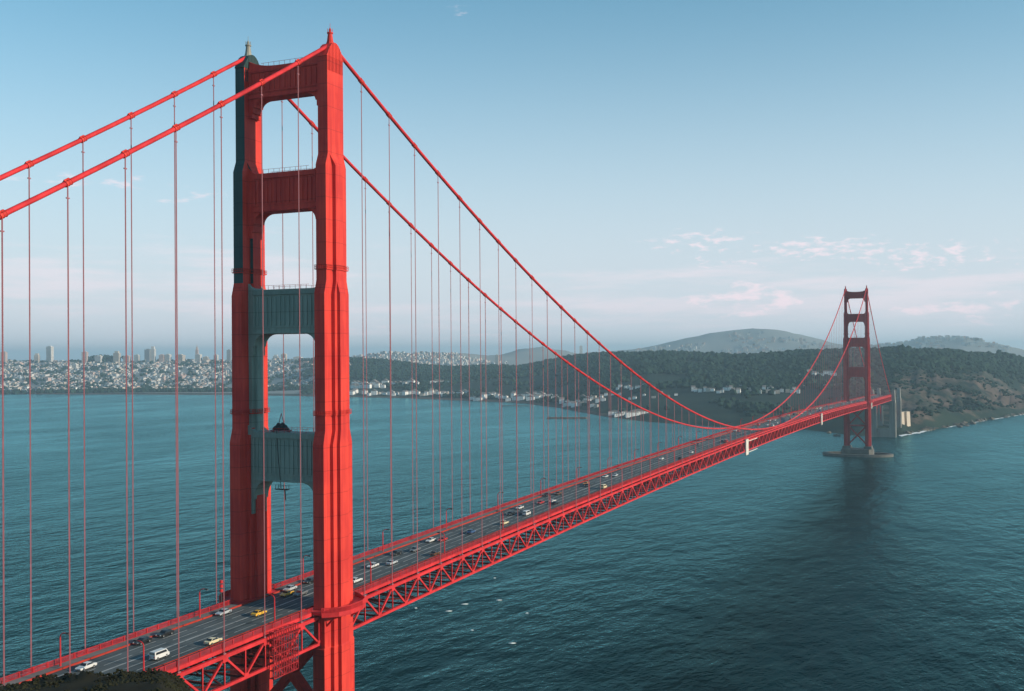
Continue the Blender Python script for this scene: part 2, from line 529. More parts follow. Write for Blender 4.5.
at_tower = lambda y: abs(y) < 8.6 or abs(y - L) < 8.6
for sx in (-1, 1):
    a, b = sorted((sx * 9.48, sx * 9.70))
    strip(MB(), a, b, -0.3, 0.42).build('curb_rail', M['curb'], bridge)
for sx, (sa, sb) in [(q, g) for q in (-1, 1) for g in ((Y0, -9.4), (9.4, L - 9.4), (L + 9.4, Y1))]:
    a, b = sorted((sx * 9.72, sx * 13.0))
    strip(MB(), a, b, -0.35, 0.16, sa, sb).build('sidewalk', M['sidewalk'], bridge)
    a, b = sorted((sx * 13.02, sx * 13.30))
    strip(MB(), a, b, -0.75, 0.14, sa, sb).build('fascia_beam', M['orange_plain'], bridge)
    rl = MB()
    a, b = sorted((sx * 13.06, sx * 13.20))
    strip(rl, a, b, 1.28, 1.42, sa, sb)
    strip(rl, a, b, 0.22, 0.32, sa, sb)
    y = sa
    i = 0
    while y < sb:
        if True:
            z = road_z(y)
            if i % 12 == 0:
                rl.box(a - 0.06, b + 0.06, y - 0.12, y + 0.12, z + 0.1, z + 1.5)
            elif y < 760:
                rl.box(a + 0.04, b - 0.04, y - 0.075, y + 0.075, z + 0.3, z + 1.3)
            elif i % 2 == 0:
                rl.box(a + 0.04, b - 0.04, y - 0.15, y + 0.15, z + 0.3, z + 1.3)
        y += P / 24
        i += 1
    rl.build('railing', M['rail'], bridge)

# ---- main cables, their bands, and the suspenders
band_me = None
for sx in (-1, 1):
    pts = [(sx * X, y, cable_z(y)) for y in np.concatenate([np.arange(-343, 0, 15.24), np.arange(0, L, 15.24 / 2), np.arange(L, L + 330, 15.24)])]
    cb = MB().tube(pts, 0.54, 10).build('main_cable', M['orange_plain'], bridge, smooth=True)
    for k in list(range(-8, 0)) + list(range(1, 22)):
        y = k * S
        if band_me is None:
            b_ = MB()
            b_.tube([(0, -0.8, 0), (0, 0.8, 0)], 0.62, 10)
            for q in (-0.7, 0.0, 0.7):
                b_.tube([(0, q - 0.1, 0), (0, q + 0.1, 0)], 0.70, 10)
            b_.box(-0.14, 0.14, -0.7, 0.7, 0.5, 0.84)
            o = b_.build('cable_band', M['orange'], cb)
            band_me = o.data
        else:
            o = link('cable_band', band_me, cb)
        o.location = (sx * X, y, cable_z(y))
        d = (cable_z(y + 1) - cable_z(y - 1)) / 2
        o.rotation_euler = (math.atan(d), 0, 0)

cand = []
for sx in (-1, 1):
    for k in list(range(-20, 0)) + list(range(1, 84)) + list(range(85, 104)):
        y = k * S
        zt, zb = cable_z(y), chord_z(y) - 0.3
        if zt - zb < 1.0:
            continue
        cand.append((math.hypot(CAM[0] - sx * X, CAM[1] - y), sx * X, y, zt, zb))
infr = [c for c in cand if -110 < c[2]]
infr.sort()
far = MB()
for n, (d, x, y, zt, zb) in enumerate(infr + [c for c in cand if c[2] <= -110]):
    mb = MB() if n < 100 else far
    r_ = 0.075 if d < 420 else 0.10
    for q in (-0.09, 0.09):
        mb.tube([(x, y + q, zb), (x, y + q, zt)], r_, 5, caps=False)
    if n < 100:
        mb.box(x - 0.12, x + 0.12, y - 0.4, y + 0.4, zt - 3.1, zt - 2.85)
        mb.box(x - 0.2, x + 0.2, y - 0.45, y + 0.45, zb, zb + 0.6)
        mb.build('suspender', M['suspender'], bridge)
tag(far.build('suspender', M['suspender'], bridge), kind='stuff')


# ---- towers
def plan(lv):
    (a1, b1), (a2, b2), (a3, b3) = lv
    q = [(a3, b3), (a2, b3), (a2, b2), (a1, b2), (a1, b1)]
    pp = [(a, b) for a, b in q]
    pts = [(a3, -b3)] + pp + [(-a, b) for a, b in reversed(q)] + [(-a, -b) for a, b in q] + [(a, -b) for a, b in reversed(q)][:-1]
    return pts


S1 = ((1.55, 3.8), (1.56, 3.0), (1.57, 2.0))
S2 = ((1.6, 4.9), (2.6, 1.7), (2.61, 1.5))
S3 = ((1.6, 5.9), (2.65, 2.6), (3.55, 1.35))
S4 = ((1.7, 6.9), (2.65, 3.8), (3.6, 1.9))
S5 = ((1.8, 7.2), (2.8, 4.2), (3.8, 2.1))
LV = [(13, S5), (63.2, S5), (63.6, S4), (117.2, S4), (121.0, S3), (157.6, S3), (161.2, S2), (192.2, S2), (195.2, S1), (221.6, S1)]
STRUT = [(212.5, 221.3, 3.6, 2.0, 5.0), (180.8, 191.6, 3.9, 2.3, 7.0), (147.0, 159.3, 4.3, 2.7, 8.0), (106.4, 119.9, 4.6, 3.2, 12.5)]


def build_tower(ty, near):
    tw = empty('tower', (0, ty - (0.4 if near else 0), 0), parent=bridge)
    rail_bits = MB()
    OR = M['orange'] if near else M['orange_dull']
    for sx in (-1, 1):
        cx = sx * X
        lg = MB()
        rings = [[(cx + a, b, z) for a, b in plan(lv)] for z, lv in LV]
        lg.loft(rings)
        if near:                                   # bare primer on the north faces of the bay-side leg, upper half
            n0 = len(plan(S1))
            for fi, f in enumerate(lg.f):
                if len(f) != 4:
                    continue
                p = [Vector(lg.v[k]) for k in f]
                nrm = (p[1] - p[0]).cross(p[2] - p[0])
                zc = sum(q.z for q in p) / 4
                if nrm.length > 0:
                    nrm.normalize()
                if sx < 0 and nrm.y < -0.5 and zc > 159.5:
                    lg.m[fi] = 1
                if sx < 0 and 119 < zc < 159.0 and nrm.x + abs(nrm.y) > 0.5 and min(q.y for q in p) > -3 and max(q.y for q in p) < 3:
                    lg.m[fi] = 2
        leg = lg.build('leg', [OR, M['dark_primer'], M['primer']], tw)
        # service collars
        for zc, lv in ((124.9, S3), (164.0, S2)):
            c_ = MB()
            (a1, b1), (a2, b2), (a3, b3) = lv
            g = ((a1 + 0.35, b1 + 0.35), (a2 + 0.35, b2 + 0.35), (a3 + 0.35, b3 + 0.35))
            c_.loft([[(cx + a, b, zc) for a, b in plan(g)], [(cx + a, b, zc + 0.25) for a, b in plan(g)]])
            pl = plan(g)
            for (xa, ya), (xb, yb) in zip(pl, pl[1:] + pl[:1]):
                for hh in (0.75, 1.25):
                    c_.bar((cx + xa, ya, zc + hh), (cx + xb, yb, zc + hh), 0.09, 0.09)
                ln = math.hypot(xb - xa, yb - ya)
                nn = max(1, int(ln / 0.6))
                for q in range(nn):
                    t = q / nn
                    c_.bar((cx + xa + (xb - xa) * t, ya + (yb - ya) * t, zc + 0.2), (cx + xa + (xb - xa) * t, ya + (yb - ya) * t, zc + 1.3), 0.1, 0.1)
            c_.build('service_collar', OR, tw)
        # saddle housing: a ribbed fan of plates
        sd = MB()
        n = 12
        prof = []
        for i in range(n + 1):
            t = -1 + 2 * i / n
            prof.append((4.05 * t, 221.4 + 4.3 * (1 - abs(t) ** 2.1)))
        ring = [(b, z) for b, z in prof]
        for (xa, xb, sc) in ((-1.64, 1.64, 1.0),):
            r0 = [(cx + xa, b, z) for b, z in ring]
            r1 = [(cx + xb, b, z) for b, z in ring]
            sd.loft([r1, r0])
        for i in range(1, n):
            b, z = prof[i]
            for xx in (-1.75, 1.66):
                sd.box(cx + xx, cx + xx + 0.09, b - 0.08, b + 0.08, 217.6, z - 0.1)
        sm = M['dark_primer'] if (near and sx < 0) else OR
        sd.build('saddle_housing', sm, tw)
        bc = MB()
        bc.tube([(cx, 0, 225.2), (cx, 0, 226.4), (cx, 0, 228.4)], [1.25, 0.85, 0.6], 10)
        bc.tube([(cx, 0, 228.4), (cx, 0, 228.7)], 0.85, 10)
        for q in range(6):
            an = q * math.pi / 3
            bc.bar((cx + 0.72 * math.cos(an), 0.72 * math.sin(an), 228.6), (cx + 0.72 * math.cos(an), 0.72 * math.sin(an), 229.7), 0.07, 0.07)
        bc.tube([(cx, 0, 228.7), (cx, 0, 229.5), (cx, 0, 230.0)], [0.35, 0.35, 0.1], 8)
        bc.bar((cx, 0, 229.9), (cx, 0, 231.2), 0.07, 0.07)
        bc.build('beacon', M['pale_primer'] if (near and sx < 0) else OR, tw)
    # cross struts: curved haunches, raised frame, fluted panel
    for si, (z0, z1, hb, th, drop) in enumerate(STRUT):
        st = MB()
        xi = X - 1.4
        out = []
        nt_ = 16
        for i in range(nt_ + 1):                  # upper edge
            t = -1 + 2 * i / nt_
            add = 2.2 * abs(t) ** 3 if si == 0 else 2.0 * max(0, (abs(t) - 0.78) / 0.22) ** 1.5
            out.append((xi * t, z1 + add))
        low = []
        xin = 10.2 - 0.0 * si
        wh = 3.2 + 0.25 * si
        for i in range(9):                        # rounded haunch, stepped at its foot
            a = math.pi / 2 * i / 8
            low.append((-(xin - wh) - wh * math.cos(a), z0 - (1 - math.sin(a)) * (drop * 0.42)))
        left = [(-xi, z0 - drop), (-xin - 0.9, z0 - drop), (-xin - 0.9, z0 - drop * 0.74), (-xin - 0.4, z0 - drop * 0.74), (-xin - 0.4, z0 - drop * 0.42)] + low
        right = [(-a, z) for a, z in reversed(left)]
        poly = [(-xi, z1)] and [(a, z) for a, z in left + right] + [(a, z) for a, z in reversed(out)]
        # triangulate by columns: cut at the sorted x positions
        xs_ = sorted(set([round(a, 3) for a, z in poly]))

        def span(xq):
            t = xq / xi
            add = 2.2 * abs(t) ** 3 if si == 0 else 2.0 * max(0, (abs(t) - 0.78) / 0.22) ** 1.5
            ax = abs(xq)
            if ax >= xin + 0.9:
                zl = z0 - drop
            elif ax >= xin + 0.4:
                zl = z0 - drop * 0.74
            elif ax >= xin - wh:
                q = min(1, (ax - (xin - wh)) / wh)
                zl = z0 - (1 - math.sqrt(max(0, 1 - q * q))) * drop * 0.42
            else:
                zl = z0
            return zl, z1 + add
        grid = sorted(set([-xi, -xin - 0.9, -xin - 0.4] + [-(xin - wh) - wh * math.sin(math.pi / 2 * i / 8) for i in range(9)] + [-xi * i / 12 for i in range(13) if xi * i / 12 < xin - wh]))
        grid = grid + [-g for g in reversed(grid) if abs(g) > 1e-6]
        for a, b in zip(grid[:-1], grid[1:]):
            e = 1e-4
            la, ta = span(a + e); lb, tb = span(b - e)
            st.add([(a, -th, la), (b, -th, lb), (b, th, lb), (a, th, la), (a, -th, ta), (b, -th, tb), (b, th, tb), (a, th, ta)],
                   [(0, 3, 2, 1), (4, 5, 6, 7), (0, 1, 5, 4), (2, 3, 7, 6), (1, 2, 6, 5), (3, 0, 4, 7)])
        zt = z1 - 0.3
        for sy in (-1, 1):
            def plate(xa, xb, za, zb, t):
                ya, yb = sorted((sy * (th + 0.004), sy * (th + t)))
                st.box(xa, xb, ya, yb, za, zb)
            xw = X - (1.75 if si == 0 else 3.3)
            plate(-xw, xw, zt - 1.2, zt, 0.45)
            plate(-xw, xw, z0 + 0.15, z0 + 0.55, 0.5)
            plate(-xw, xw, z0 + 1.75, z0 + 2.1, 0.25)
            nr = 13
            for q in range(nr):
                xc = -xw + 1.6 + (2 * xw - 3.2) * q / (nr - 1)
                plate(xc - 0.3, xc + 0.3, z0 + 2.3, zt - 1.8 + 0.25 * (q % 2), 0.22)
            plate(-xw, -xw + 0.7, z0 + 2.15, zt - 1.25, 0.3)
            plate(xw - 0.7, xw, z0 + 2.15, zt - 1.25, 0.3)
            rail_bits = MB()
            for yy in (sy * (th - 0.2),):
                for q in range(0, 11):
                    xc = -9 + 1.8 * q
                    if abs(xc) < 8:
                        rail_bits.bar((xc, yy, z1), (xc, yy, z1 + 1.1), 0.07, 0.07)
                rail_bits.bar((-8, yy, z1 + 1.1), (8, yy, z1 + 1.1), 0.07, 0.07)
            rail_bits.build('strut_railing', OR, tw)
        m_ = M['primer'] if (near and si >= 2) else OR
        o = st.build('cross_strut', m_, tw)
        if near and si >= 2:
            o['label'] = 'cross strut in bare grey-green primer'
    # braces under the deck
    br = MB()
    for za, zb in ((66.0, 41.5), (40.0, 15.5)):
        br.bar((-X + 2.2, 0, za), (X - 2.2, 0, zb), 3.2, 1.9, (0, 1, 0))
        br.bar((-X + 2.2, 0.01, zb), (X - 2.2, 0.01, za), 3.16, 1.86, (0, 1, 0))
    br.box(-X + 2, X - 2, -2.4, 2.4, 39.7, 41.8)
    br.build('cross_brace', OR, tw)
    # the sidewalk swings out round each leg
    for sx in (-1, 1):
        wk = MB()
        zc = road_z(ty if ty else 0)
        o_ = [(8.9, -0.5), (8.9, -0.45)]
        outer = [(-9.4, 16.2), (-6.5, 19.6), (-3.0, 20.9), (3.0, 20.9), (6.5, 19.6), (9.4, 16.2), (11.5, 13.1)]
        inner = [(-9.4, 9.8), (-6.5, 9.8), (-3.0, 9.8), (3.0, 9.8), (6.5, 9.8), (9.4, 9.8), (11.5, 9.8)]
        for (pa, pb, qa, qb) in zip(outer[:-1], outer[1:], inner[:-1], inner[1:]):
            for zz0, zz1 in ((-0.55, 0.13),):
                wk.add([(sx * qa[1], qa[0], zc + zz0), (sx * pa[1], pa[0], zc + zz0), (sx * pb[1], pb[0], zc + zz0), (sx * qb[1], qb[0], zc + zz0),
                        (sx * qa[1], qa[0], zc + zz1), (sx * pa[1], pa[0], zc + zz1), (sx * pb[1], pb[0], zc + zz1), (sx * qb[1], qb[0], zc + zz1)],
                       [(0, 3, 2, 1), (4, 5, 6, 7), (0, 1, 5, 4), (1, 2, 6, 5), (2, 3, 7, 6), (3, 0, 4, 7)])
            A, B = (sx * pa[1], pa[0]), (sx * pb[1], pb[0])
            wk.bar((A[0], A[1], zc - 0.55), (B[0], B[1], zc - 0.55), 0.25, 1.1)
            wk.bar((A[0], A[1], zc + 1.35), (B[0], B[1], zc + 1.35), 0.16, 0.16)
            ln = math.hypot(B[0] - A[0], B[1] - A[1])
            nn = int(ln / 0.32)
            for q in range(nn):
                t = q / nn
                px, py = A[0] + (B[0] - A[0]) * t, A[1] + (B[1] - A[1]) * t
                wk.box(px - 0.08, px + 0.08, py - 0.08, py + 0.08, zc + 0.1, zc + 1.3)
        for yy in (-6, 0, 6):                    # brackets down to the leg
            wk.bar((sx * 19.0, yy, zc - 0.6), (sx * (X + 1.8), yy, zc - 4.0), 0.35, 0.5, (0, 1, 0))
        wk.build('walkway', M['orange_plain'], tw)
    # pier
    pr = MB()
    oct_ = [(-22, -7), (-17, -12.5), (17, -12.5), (22, -7), (22, 7), (17, 12.5), (-17, 12.5), (-22, 7)]
    if not near:
        oct_ = [(a * 0.95, b) for a, b in oct_]
    pr.loft([[(a, b, -3) for a, b in oct_], [(a * 0.98, b * 0.98, 9.5) for a, b in oct_]])
    for sx in (-1, 1):
        pr.loft([[(sx * X + a, b, 9.4) for a, b in [(-5.5, -9.5), (5.5, -9.5), (5.5, 9.5), (-5.5, 9.5)]],
                 [(sx * X + a, b, 13.4) for a, b in [(-4.8, -8.8), (4.8, -8.8), (4.8, 8.8), (-4.8, 8.8)]]])
    pr.build('pier', M['dark_concrete'], tw)
    return tw


t_near = build_tower(0, True)
t_far = build_tower(L, False)

fd = MB()
ring = []
n = 48
for i in range(n):
    a0, a1 = 2 * math.pi * i / n, 2 * math.pi * (i + 1) / n
    pr = []
    for a in (a0, a1):
        for rx, ry in ((46, 25), (41.5, 20.5)):
            pr.append((rx * math.cos(a), ry * math.sin(a)))
    (o0, i0, o1, i1) = pr
    fd.add([(*o0, -3), (*o1, -3), (*i1, -3), (*i0, -3), (*o0, 3.4), (*o1, 3.4), (*i1, 3.4), (*i0, 3.4)],
           [(4, 5, 6, 7), (0, 1, 5, 4), (2, 3, 7, 6)])
o = fd.build('pier_fender', M['dark_concrete'], None, loc=(0, L, 0))
tag(o, 'low oval concrete fender ring in the water round the far tower', 'fender')

# ------------------------------------------------------------------ street lamps
lamp = empty('street_lamp')
pm = MB().tube([(0, 0, 0), (0, 0, 0.5)], 0.24, 8)
pm.tube([(0, 0, 0.5), (0, 0, 6.6)], [0.19, 0.14], 8)
pm.build('post', M['orange_plain'], lamp)
pts = [(0, 0, 6.5)] + [(1.3 * (1 - math.cos(a)), 0, 6.5 + 0.95 * math.sin(a)) for a in (0.4, 0.8, 1.2, 1.57)] + [(2.0, 0, 7.45)]
MB().tube(pts, 0.12, 8).build('arm', M['orange_plain'], lamp, smooth=True)
hd = MB()
hd.loft([[(1.75, -0.2, 7.3), (2.75, -0.2, 7.3), (2.75, 0.2, 7.3), (1.75, 0.2, 7.3)], [(1.8, -0.15, 7.62), (2.65, -0.15, 7.58), (2.65, 0.15, 7.58), (1.8, 0.15, 7.62)]])
lh = hd.build('lamp_head', M['dark_steel'], lamp)
MB().box(1.9, 2.65, -0.15, 0.15, 7.22, 7.297).build('lens', M['lens'], lh)
ORD = ['first', 'second', 'third', 'fourth', 'fifth', 'sixth', 'seventh', 'eighth', 'ninth', 'tenth', 'eleventh', 'twelfth', 'thirteenth', 'fourteenth', 'fifteenth', 'sixteenth', 'seventeenth',
       'eighteenth', 'nineteenth', 'twentieth', 'twenty-first', 'twenty-second', 'twenty-third', 'twenty-fourth', 'twenty-fifth', 'twenty-sixth', 'twenty-seventh', 'twenty-eighth', 'twenty-ninth', 'thirtieth',
       'thirty-first', 'thirty-second', 'thirty-third', 'thirty-fourth', 'thirty-fifth', 'thirty-sixth']
first = True
for sx in (-1, 1):
    side = 'bay-side kerb' if sx < 0 else 'truss-side kerb'
    for k in range(-3, 28):
        y = 22.86 + 45.72 * k
        o = lamp if first else copy_tree(lamp)
        first = False
        o.location = (sx * 11.4, y - (1.8 if sx < 0 else 0.6), road_z(y) + 0.15)
        o.rotation_euler = (0, 0, math.pi if sx > 0 else 0)
        if k >= 0:
            lb = f'red curved lamp on the {side}, {ORD[k]} beyond the near tower'
        else:
            lb = f'red curved lamp on the {side}, {ORD[-k - 1]} before the near tower'
        tag(o, lb, 'street lamp', 'street lamps along both kerbs of the bridge')


# ------------------------------------------------------------------ cars
def car(kind):
    root = empty('car')
    if kind == 'van':
        prof = [(-2.3, 0.35), (2.25, 0.35), (2.35, 0.6), (2.3, 1.0), (1.9, 1.25), (1.45, 1.95), (-2.15, 1.98), (-2.3, 1.7)]
        hw = [0.9, 0.9, 0.92, 0.92, 0.92, 0.8, 0.8, 0.88]
    else:
        prof = [(-2.3, 0.32), (2.3, 0.32), (2.38, 0.5), (2.32, 0.76), (0.95, 0.95), (0.35, 1.40), (-1.0, 1.42), (-1.6, 1.0), (-2.28, 0.93), (-2.38, 0.6)]
        hw = [0.82, 0.82, 0.88, 0.88, 0.88, 0.68, 0.68, 0.86, 0.88, 0.88]
    b = MB()
    n = len(prof)
    vs = [(-w, y, z) for (y, z), w in zip(prof, hw)] + [(w, y, z) for (y, z), w in zip(prof, hw)]
    fs = [tuple(reversed(range(n))), tuple(range(n, 2 * n))] + [(i, (i + 1) % n, (i + 1) % n + n, i + n) for i in range(n)]
    b.add(vs, fs)
    body = b.build('body', CAR['white'], root)
    md = body.modifiers.new('edge', 'BEVEL'); md.width = 0.07; md.segments = 2
    e = 0.015
    if kind == 'van':
        ws = [(-0.78, 1.50, 1.88), (0.78, 1.50, 1.88), (0.88, 1.88, 1.29), (-0.88, 1.88, 1.29)]
        rw = [(0.74, -2.20, 1.86), (-0.74, -2.20, 1.86), (-0.8, -2.33, 1.4), (0.8, -2.33, 1.4)]
        sw = lambda s: [(s * (0.835), 1.2, 1.82), (s * 0.835, -1.9, 1.82), (s * 0.92, -2.0, 1.3), (s * 0.925, 1.55, 1.3)]
        wz = 0.36
    else:
        ws = [(-0.64, 0.42, 1.38), (0.64, 0.42, 1.38), (0.80, 0.96, 0.99), (-0.80, 0.96, 0.99)]
        rw = [(0.64, -1.09, 1.38), (-0.64, -1.09, 1.38), (-0.80, -1.60, 1.05), (0.80, -1.60, 1.05)]
        sw = lambda s: [(s * 0.715, 0.28, 1.37), (s * 0.715, -0.95, 1.37), (s * 0.885, -1.38, 1.03), (s * 0.895, 0.72, 1.01)]
        wz = 0.32

    def pane(name, q):
        q = [Vector(p) for p in q]
        c = sum(q, Vector()) / 4
        nn = (q[1] - q[0]).cross(q[2] - q[0]).normalized()
        if nn.dot(c - Vector((0, -0.3, 0.7))) < 0:
            nn = -nn
        m = MB()
        m.add([p + nn * 0.05 for p in q] + [p - nn * 0.02 for p in q], [(0, 1, 2, 3), (7, 6, 5, 4), (0, 4, 5, 1), (1, 5, 6, 2), (2, 6, 7, 3), (3, 7, 4, 0)])
        m.build(name, M['glass'], root)
    pane('windscreen', ws); pane('rear_window', rw); pane('side_window', sw(-1)); pane('side_window', sw(1))
    for s in (-1, 1):
        for yy in (-1.42, 1.42):
            w = MB()
            w.tube([(s * 0.90, yy, wz), (s * 0.66, yy, wz)], wz, 14)
            w.cur = 1
            w.tube([(s * 0.915, yy, wz), (s * 0.895, yy, wz)], wz * 0.58, 10)
            w.build('wheel', [M['tyre'], M['rim']], root)
        hz = 0.85 if kind == 'van' else 0.68
        MB().box(s * 0.65 - 0.15, s * 0.65 + 0.15, 2.30, 2.40, hz - 0.08, hz + 0.08).build('headlight', M['headlight'], root)
        MB().box(s * 0.68 - 0.13, s * 0.68 + 0.13, -2.41, -2.28, hz - 0.07, hz + 0.09).build('taillight', M['taillight'], root)
    for yy in (2.38, -2.44):
        MB().box(-0.84, 0.84, yy - 0.05, yy + 0.06, 0.42, 0.54).build('bumper', M['chrome'], root)
    return root


protos = {'car': car('car'), 'van': car('van')}
used = {'car': False, 'van': False}
LANES = [-7.85, -4.72, -1.57, 1.57, 4.72, 7.85]
LN = {-7.85: 'kerb lane by the bay-side sidewalk', -4.72: 'middle lane of the far carriageway', -1.57: 'inner lane of the far carriageway',
      1.57: 'inner lane of the near carriageway', 4.72: 'middle lane of the near carriageway', 7.85: 'kerb lane above the near truss'}
seen = set()


def put_car(x, y, colour, kind='car'):
    lane = min(LANES, key=lambda q: abs(q - x))
    o = protos[kind] if not used[kind] else copy_tree(protos[kind])
    used[kind] = True
    o.name = 'van' if kind == 'van' else 'car'
    o.location = (lane + random.uniform(-0.25, 0.25), y, road_z(y) + 0.002)
    d = (road_z(y + 1) - road_z(y - 1)) / 2
    back = lane < 0
    o.rotation_euler = (math.atan(d) * (-1 if back else 1), 0, math.pi if back else 0)
    for ch in o.children:
        if ch.name.startswith('body'):
            ch.material_slots[0].link = 'OBJECT'
            ch.material_slots[0].material = CAR[colour]
    k = int(round((y - 22.86) / 45.72))
    where = f'near the {ORD[k]} lamp beyond the near tower' if k >= 0 else f'near the {ORD[-k - 1]} lamp before the near tower'
    short = LN[lane].replace(' carriageway', ' side').replace('kerb lane by the bay-side sidewalk', 'bay-side lane').replace('kerb lane above the near truss', 'truss-side lane').replace(' of the', ',')
    lb = f'{colour} {kind}, {short}, {where}'
    if lb in seen:
        lb = lb.replace('near the', 'just past the', 1)
    if lb in seen:
        return lb
    seen.add(lb)
    tag(o, lb, kind, 'cars and vans crossing the bridge')


for x, y, c, k in [(-4.2, -69.4, 'white', 'car'), (-8.2, -48.8, 'black', 'car'), (-7.8, -41.5, 'black', 'car'), (4.7, -56.9, 'white', 'van'), (7.3, -42.6, 'cream', 'car'), (-9.0, -19.5, 'silver', 'car'), (1.5, -16.7, 'yellow', 'car'),
                   (-6.3, 9.6, 'silver', 'car'), (-4.6, 4.2, 'yellow', 'car'), (-1.1, 5.9, 'grey', 'car'), (-8.0, 19.9, 'black', 'car'), (5.6, 25.1, 'white', 'car'), (-1.6, 44.5, 'white', 'car'),
                   (1.6, 50.5, 'silver', 'car'), (-4.1, 64.3, 'black', 'car'), (-1.4, 71.6, 'grey', 'car'), (8.2, 68.1, 'brown', 'car'), (-1.5, 90.5, 'red', 'car'), (-4.7, 88.0, 'white', 'car'), (1.5, 107.6, 'blue', 'car'), (4.1, 129.1, 'cream', 'car'),
                   (-2.5, 149.7, 'black', 'car'), (-5.8, 164.9, 'white', 'car'), (5.1, 151.0, 'white', 'van'), (1.6, 155.0, 'grey', 'car'), (-2.4, 180.6, 'red', 'car'), (1.2, 186.2, 'white', 'car'), (4.7, 181, 'black', 'car'),
                   (-4.0, 208.7, 'brown', 'car'), (-7.5, 203, 'black', 'car'), (-4.8, 244.5, 'orange', 'car'), (-1.6, 238, 'black', 'car'), (7.9, 234.2, 'cream', 'van'), (-5.4, 272.9, 'white', 'car'), (-1.6, 279, 'silver', 'car'),
                   (-1.5, 361.6, 'white', 'car'), (5.1, 403.6, 'white', 'car'), (7.9, 368.2, 'black', 'car'), (-5.7, 457.4, 'grey', 'car'), (4.7, 485.7, 'grey', 'car'), (7.9, 483.2, 'red', 'van'),
                   (-3.9, 577.8, 'red', 'car'), (1.6, 592, 'white', 'car'), (-3.5, 721.5, 'white', 'car'), (-7.6, 808.3, 'cream', 'car')]:
    put_car(x, y, c, k)
cs = ['white', 'white', 'silver', 'cream', 'red', 'grey', 'blue', 'white', 'black', 'orange']
for i in range(46):
    y = random.uniform(820, 1600) if i > 8 else random.uniform(480, 830)
    put_car(random.choice(LANES), y, random.choice(cs), 'van' if random.random() < 0.15 else 'car')

# ------------------------------------------------------------------ works on the bridge
sc_ = empty('maintenance_scaffold', (X + 1.0, -25.0, 61.8))
lat = MB()
y0, y1, zz0, zz1 = -5.0, 5.0, 0.0, 11.4
for yy in np.linspace(y0, y1, 11):
    for xx in (0, 1.3):
        lat.bar((xx, yy, zz0), (xx, yy, zz1), 0.14, 0.14)
for k, z in enumerate(np.linspace(zz0, zz1, 7)):
    for xx in (0, 1.3):
        lat.bar((xx, y0, z), (xx, y1, z), 0.14, 0.14)
    for yy in np.linspace(y0, y1, 6):
        lat.bar((0, yy, z), (1.3, yy, z), 0.12, 0.12)
    if z < zz1 - 0.5:
        for q in range(5):
            a, b = y0 + 2 * q, y0 + 2 * q + 2
            if (q + k) % 2:
                a, b = b, a
            lat.bar((1.32, a, z), (1.32, b, z + 1.9), 0.10, 0.10)
lat.build('frame', M['rail'], sc_)
pl_ = MB()
for z in np.linspace(zz0, zz1, 7)[:6]:
    pl_.box(0.1, 1.2, y0, y1, z + 0.08, z + 0.14)
pl_.build('decking', M['shade_red'], sc_)
tag(sc_, 'dark red lattice scaffold hung outside the truss beside the near tower', 'scaffold')

for (ya, yb, yc, wd, lb) in ((512, 520, 552, 0.8, 'white canvas work enclosure hung on the truss at mid span, the largest of three'),
                             (860, 867, 867, 0.8, 'narrow white work enclosure hung on the truss between mid span and the far tower'),
                             (1314, 1322, 1322, 0.8, 'small white work enclosure hung on the truss just beyond the far tower')):
    e = empty('work_enclosure', (X + 0.6, ya, chord_z(ya) - 10.0))
    ln, ht = yb - ya, 10.8
    m = MB()
    m.box(0, wd, 0, ln, 0, ht)
    for q in range(5):
        m.box(wd + 0.003, wd + 0.06, ln * (q + 0.5) / 5 - 0.08, ln * (q + 0.5) / 5 + 0.08, 0.1, ht - 0.1)
    m.build('canvas_cover', M['white_paint'], e)
    for z in (ht + 0.02, -0.32):
        MB().box(-0.2, wd * 0.8, -0.3, ln + 0.3, z, z + 0.3).build('beam', M['sidewalk'], e)
    if yc > yb:
        for z in (1.2, ht - 1.8):
            MB().box(0.1, 0.5, ln + 0.01, yc - ya, z, z + 0.4).build('outrigger', M['white_paint'], e)
    tag(e, lb, 'work enclosure', 'white work enclosures hung along the truss')

_t = (1 + 5 ** 0.5) / 2
IV0 = np.array([(-1, _t, 0), (1, _t, 0), (-1, -_t, 0), (1, -_t, 0), (0, -1, _t), (0, 1, _t), (0, -1, -_t), (0, 1, -_t), (_t, 0, -1), (_t, 0, 1), (-_t, 0, -1), (-_t, 0, 1)], float) / math.sqrt(1 + _t * _t)
IF0 = [(0, 11, 5), (0, 5, 1), (0, 1, 7), (0, 7, 10), (0, 10, 11), (1, 5, 9), (5, 11, 4), (11, 10, 2), (10, 7, 6), (7, 1, 8), (3, 9, 4), (3, 4, 2), (3, 2, 6), (3, 6, 8), (3, 8, 9), (4, 9, 5), (2, 4, 11), (6, 2, 10), (8, 6, 7), (9, 8, 1)]
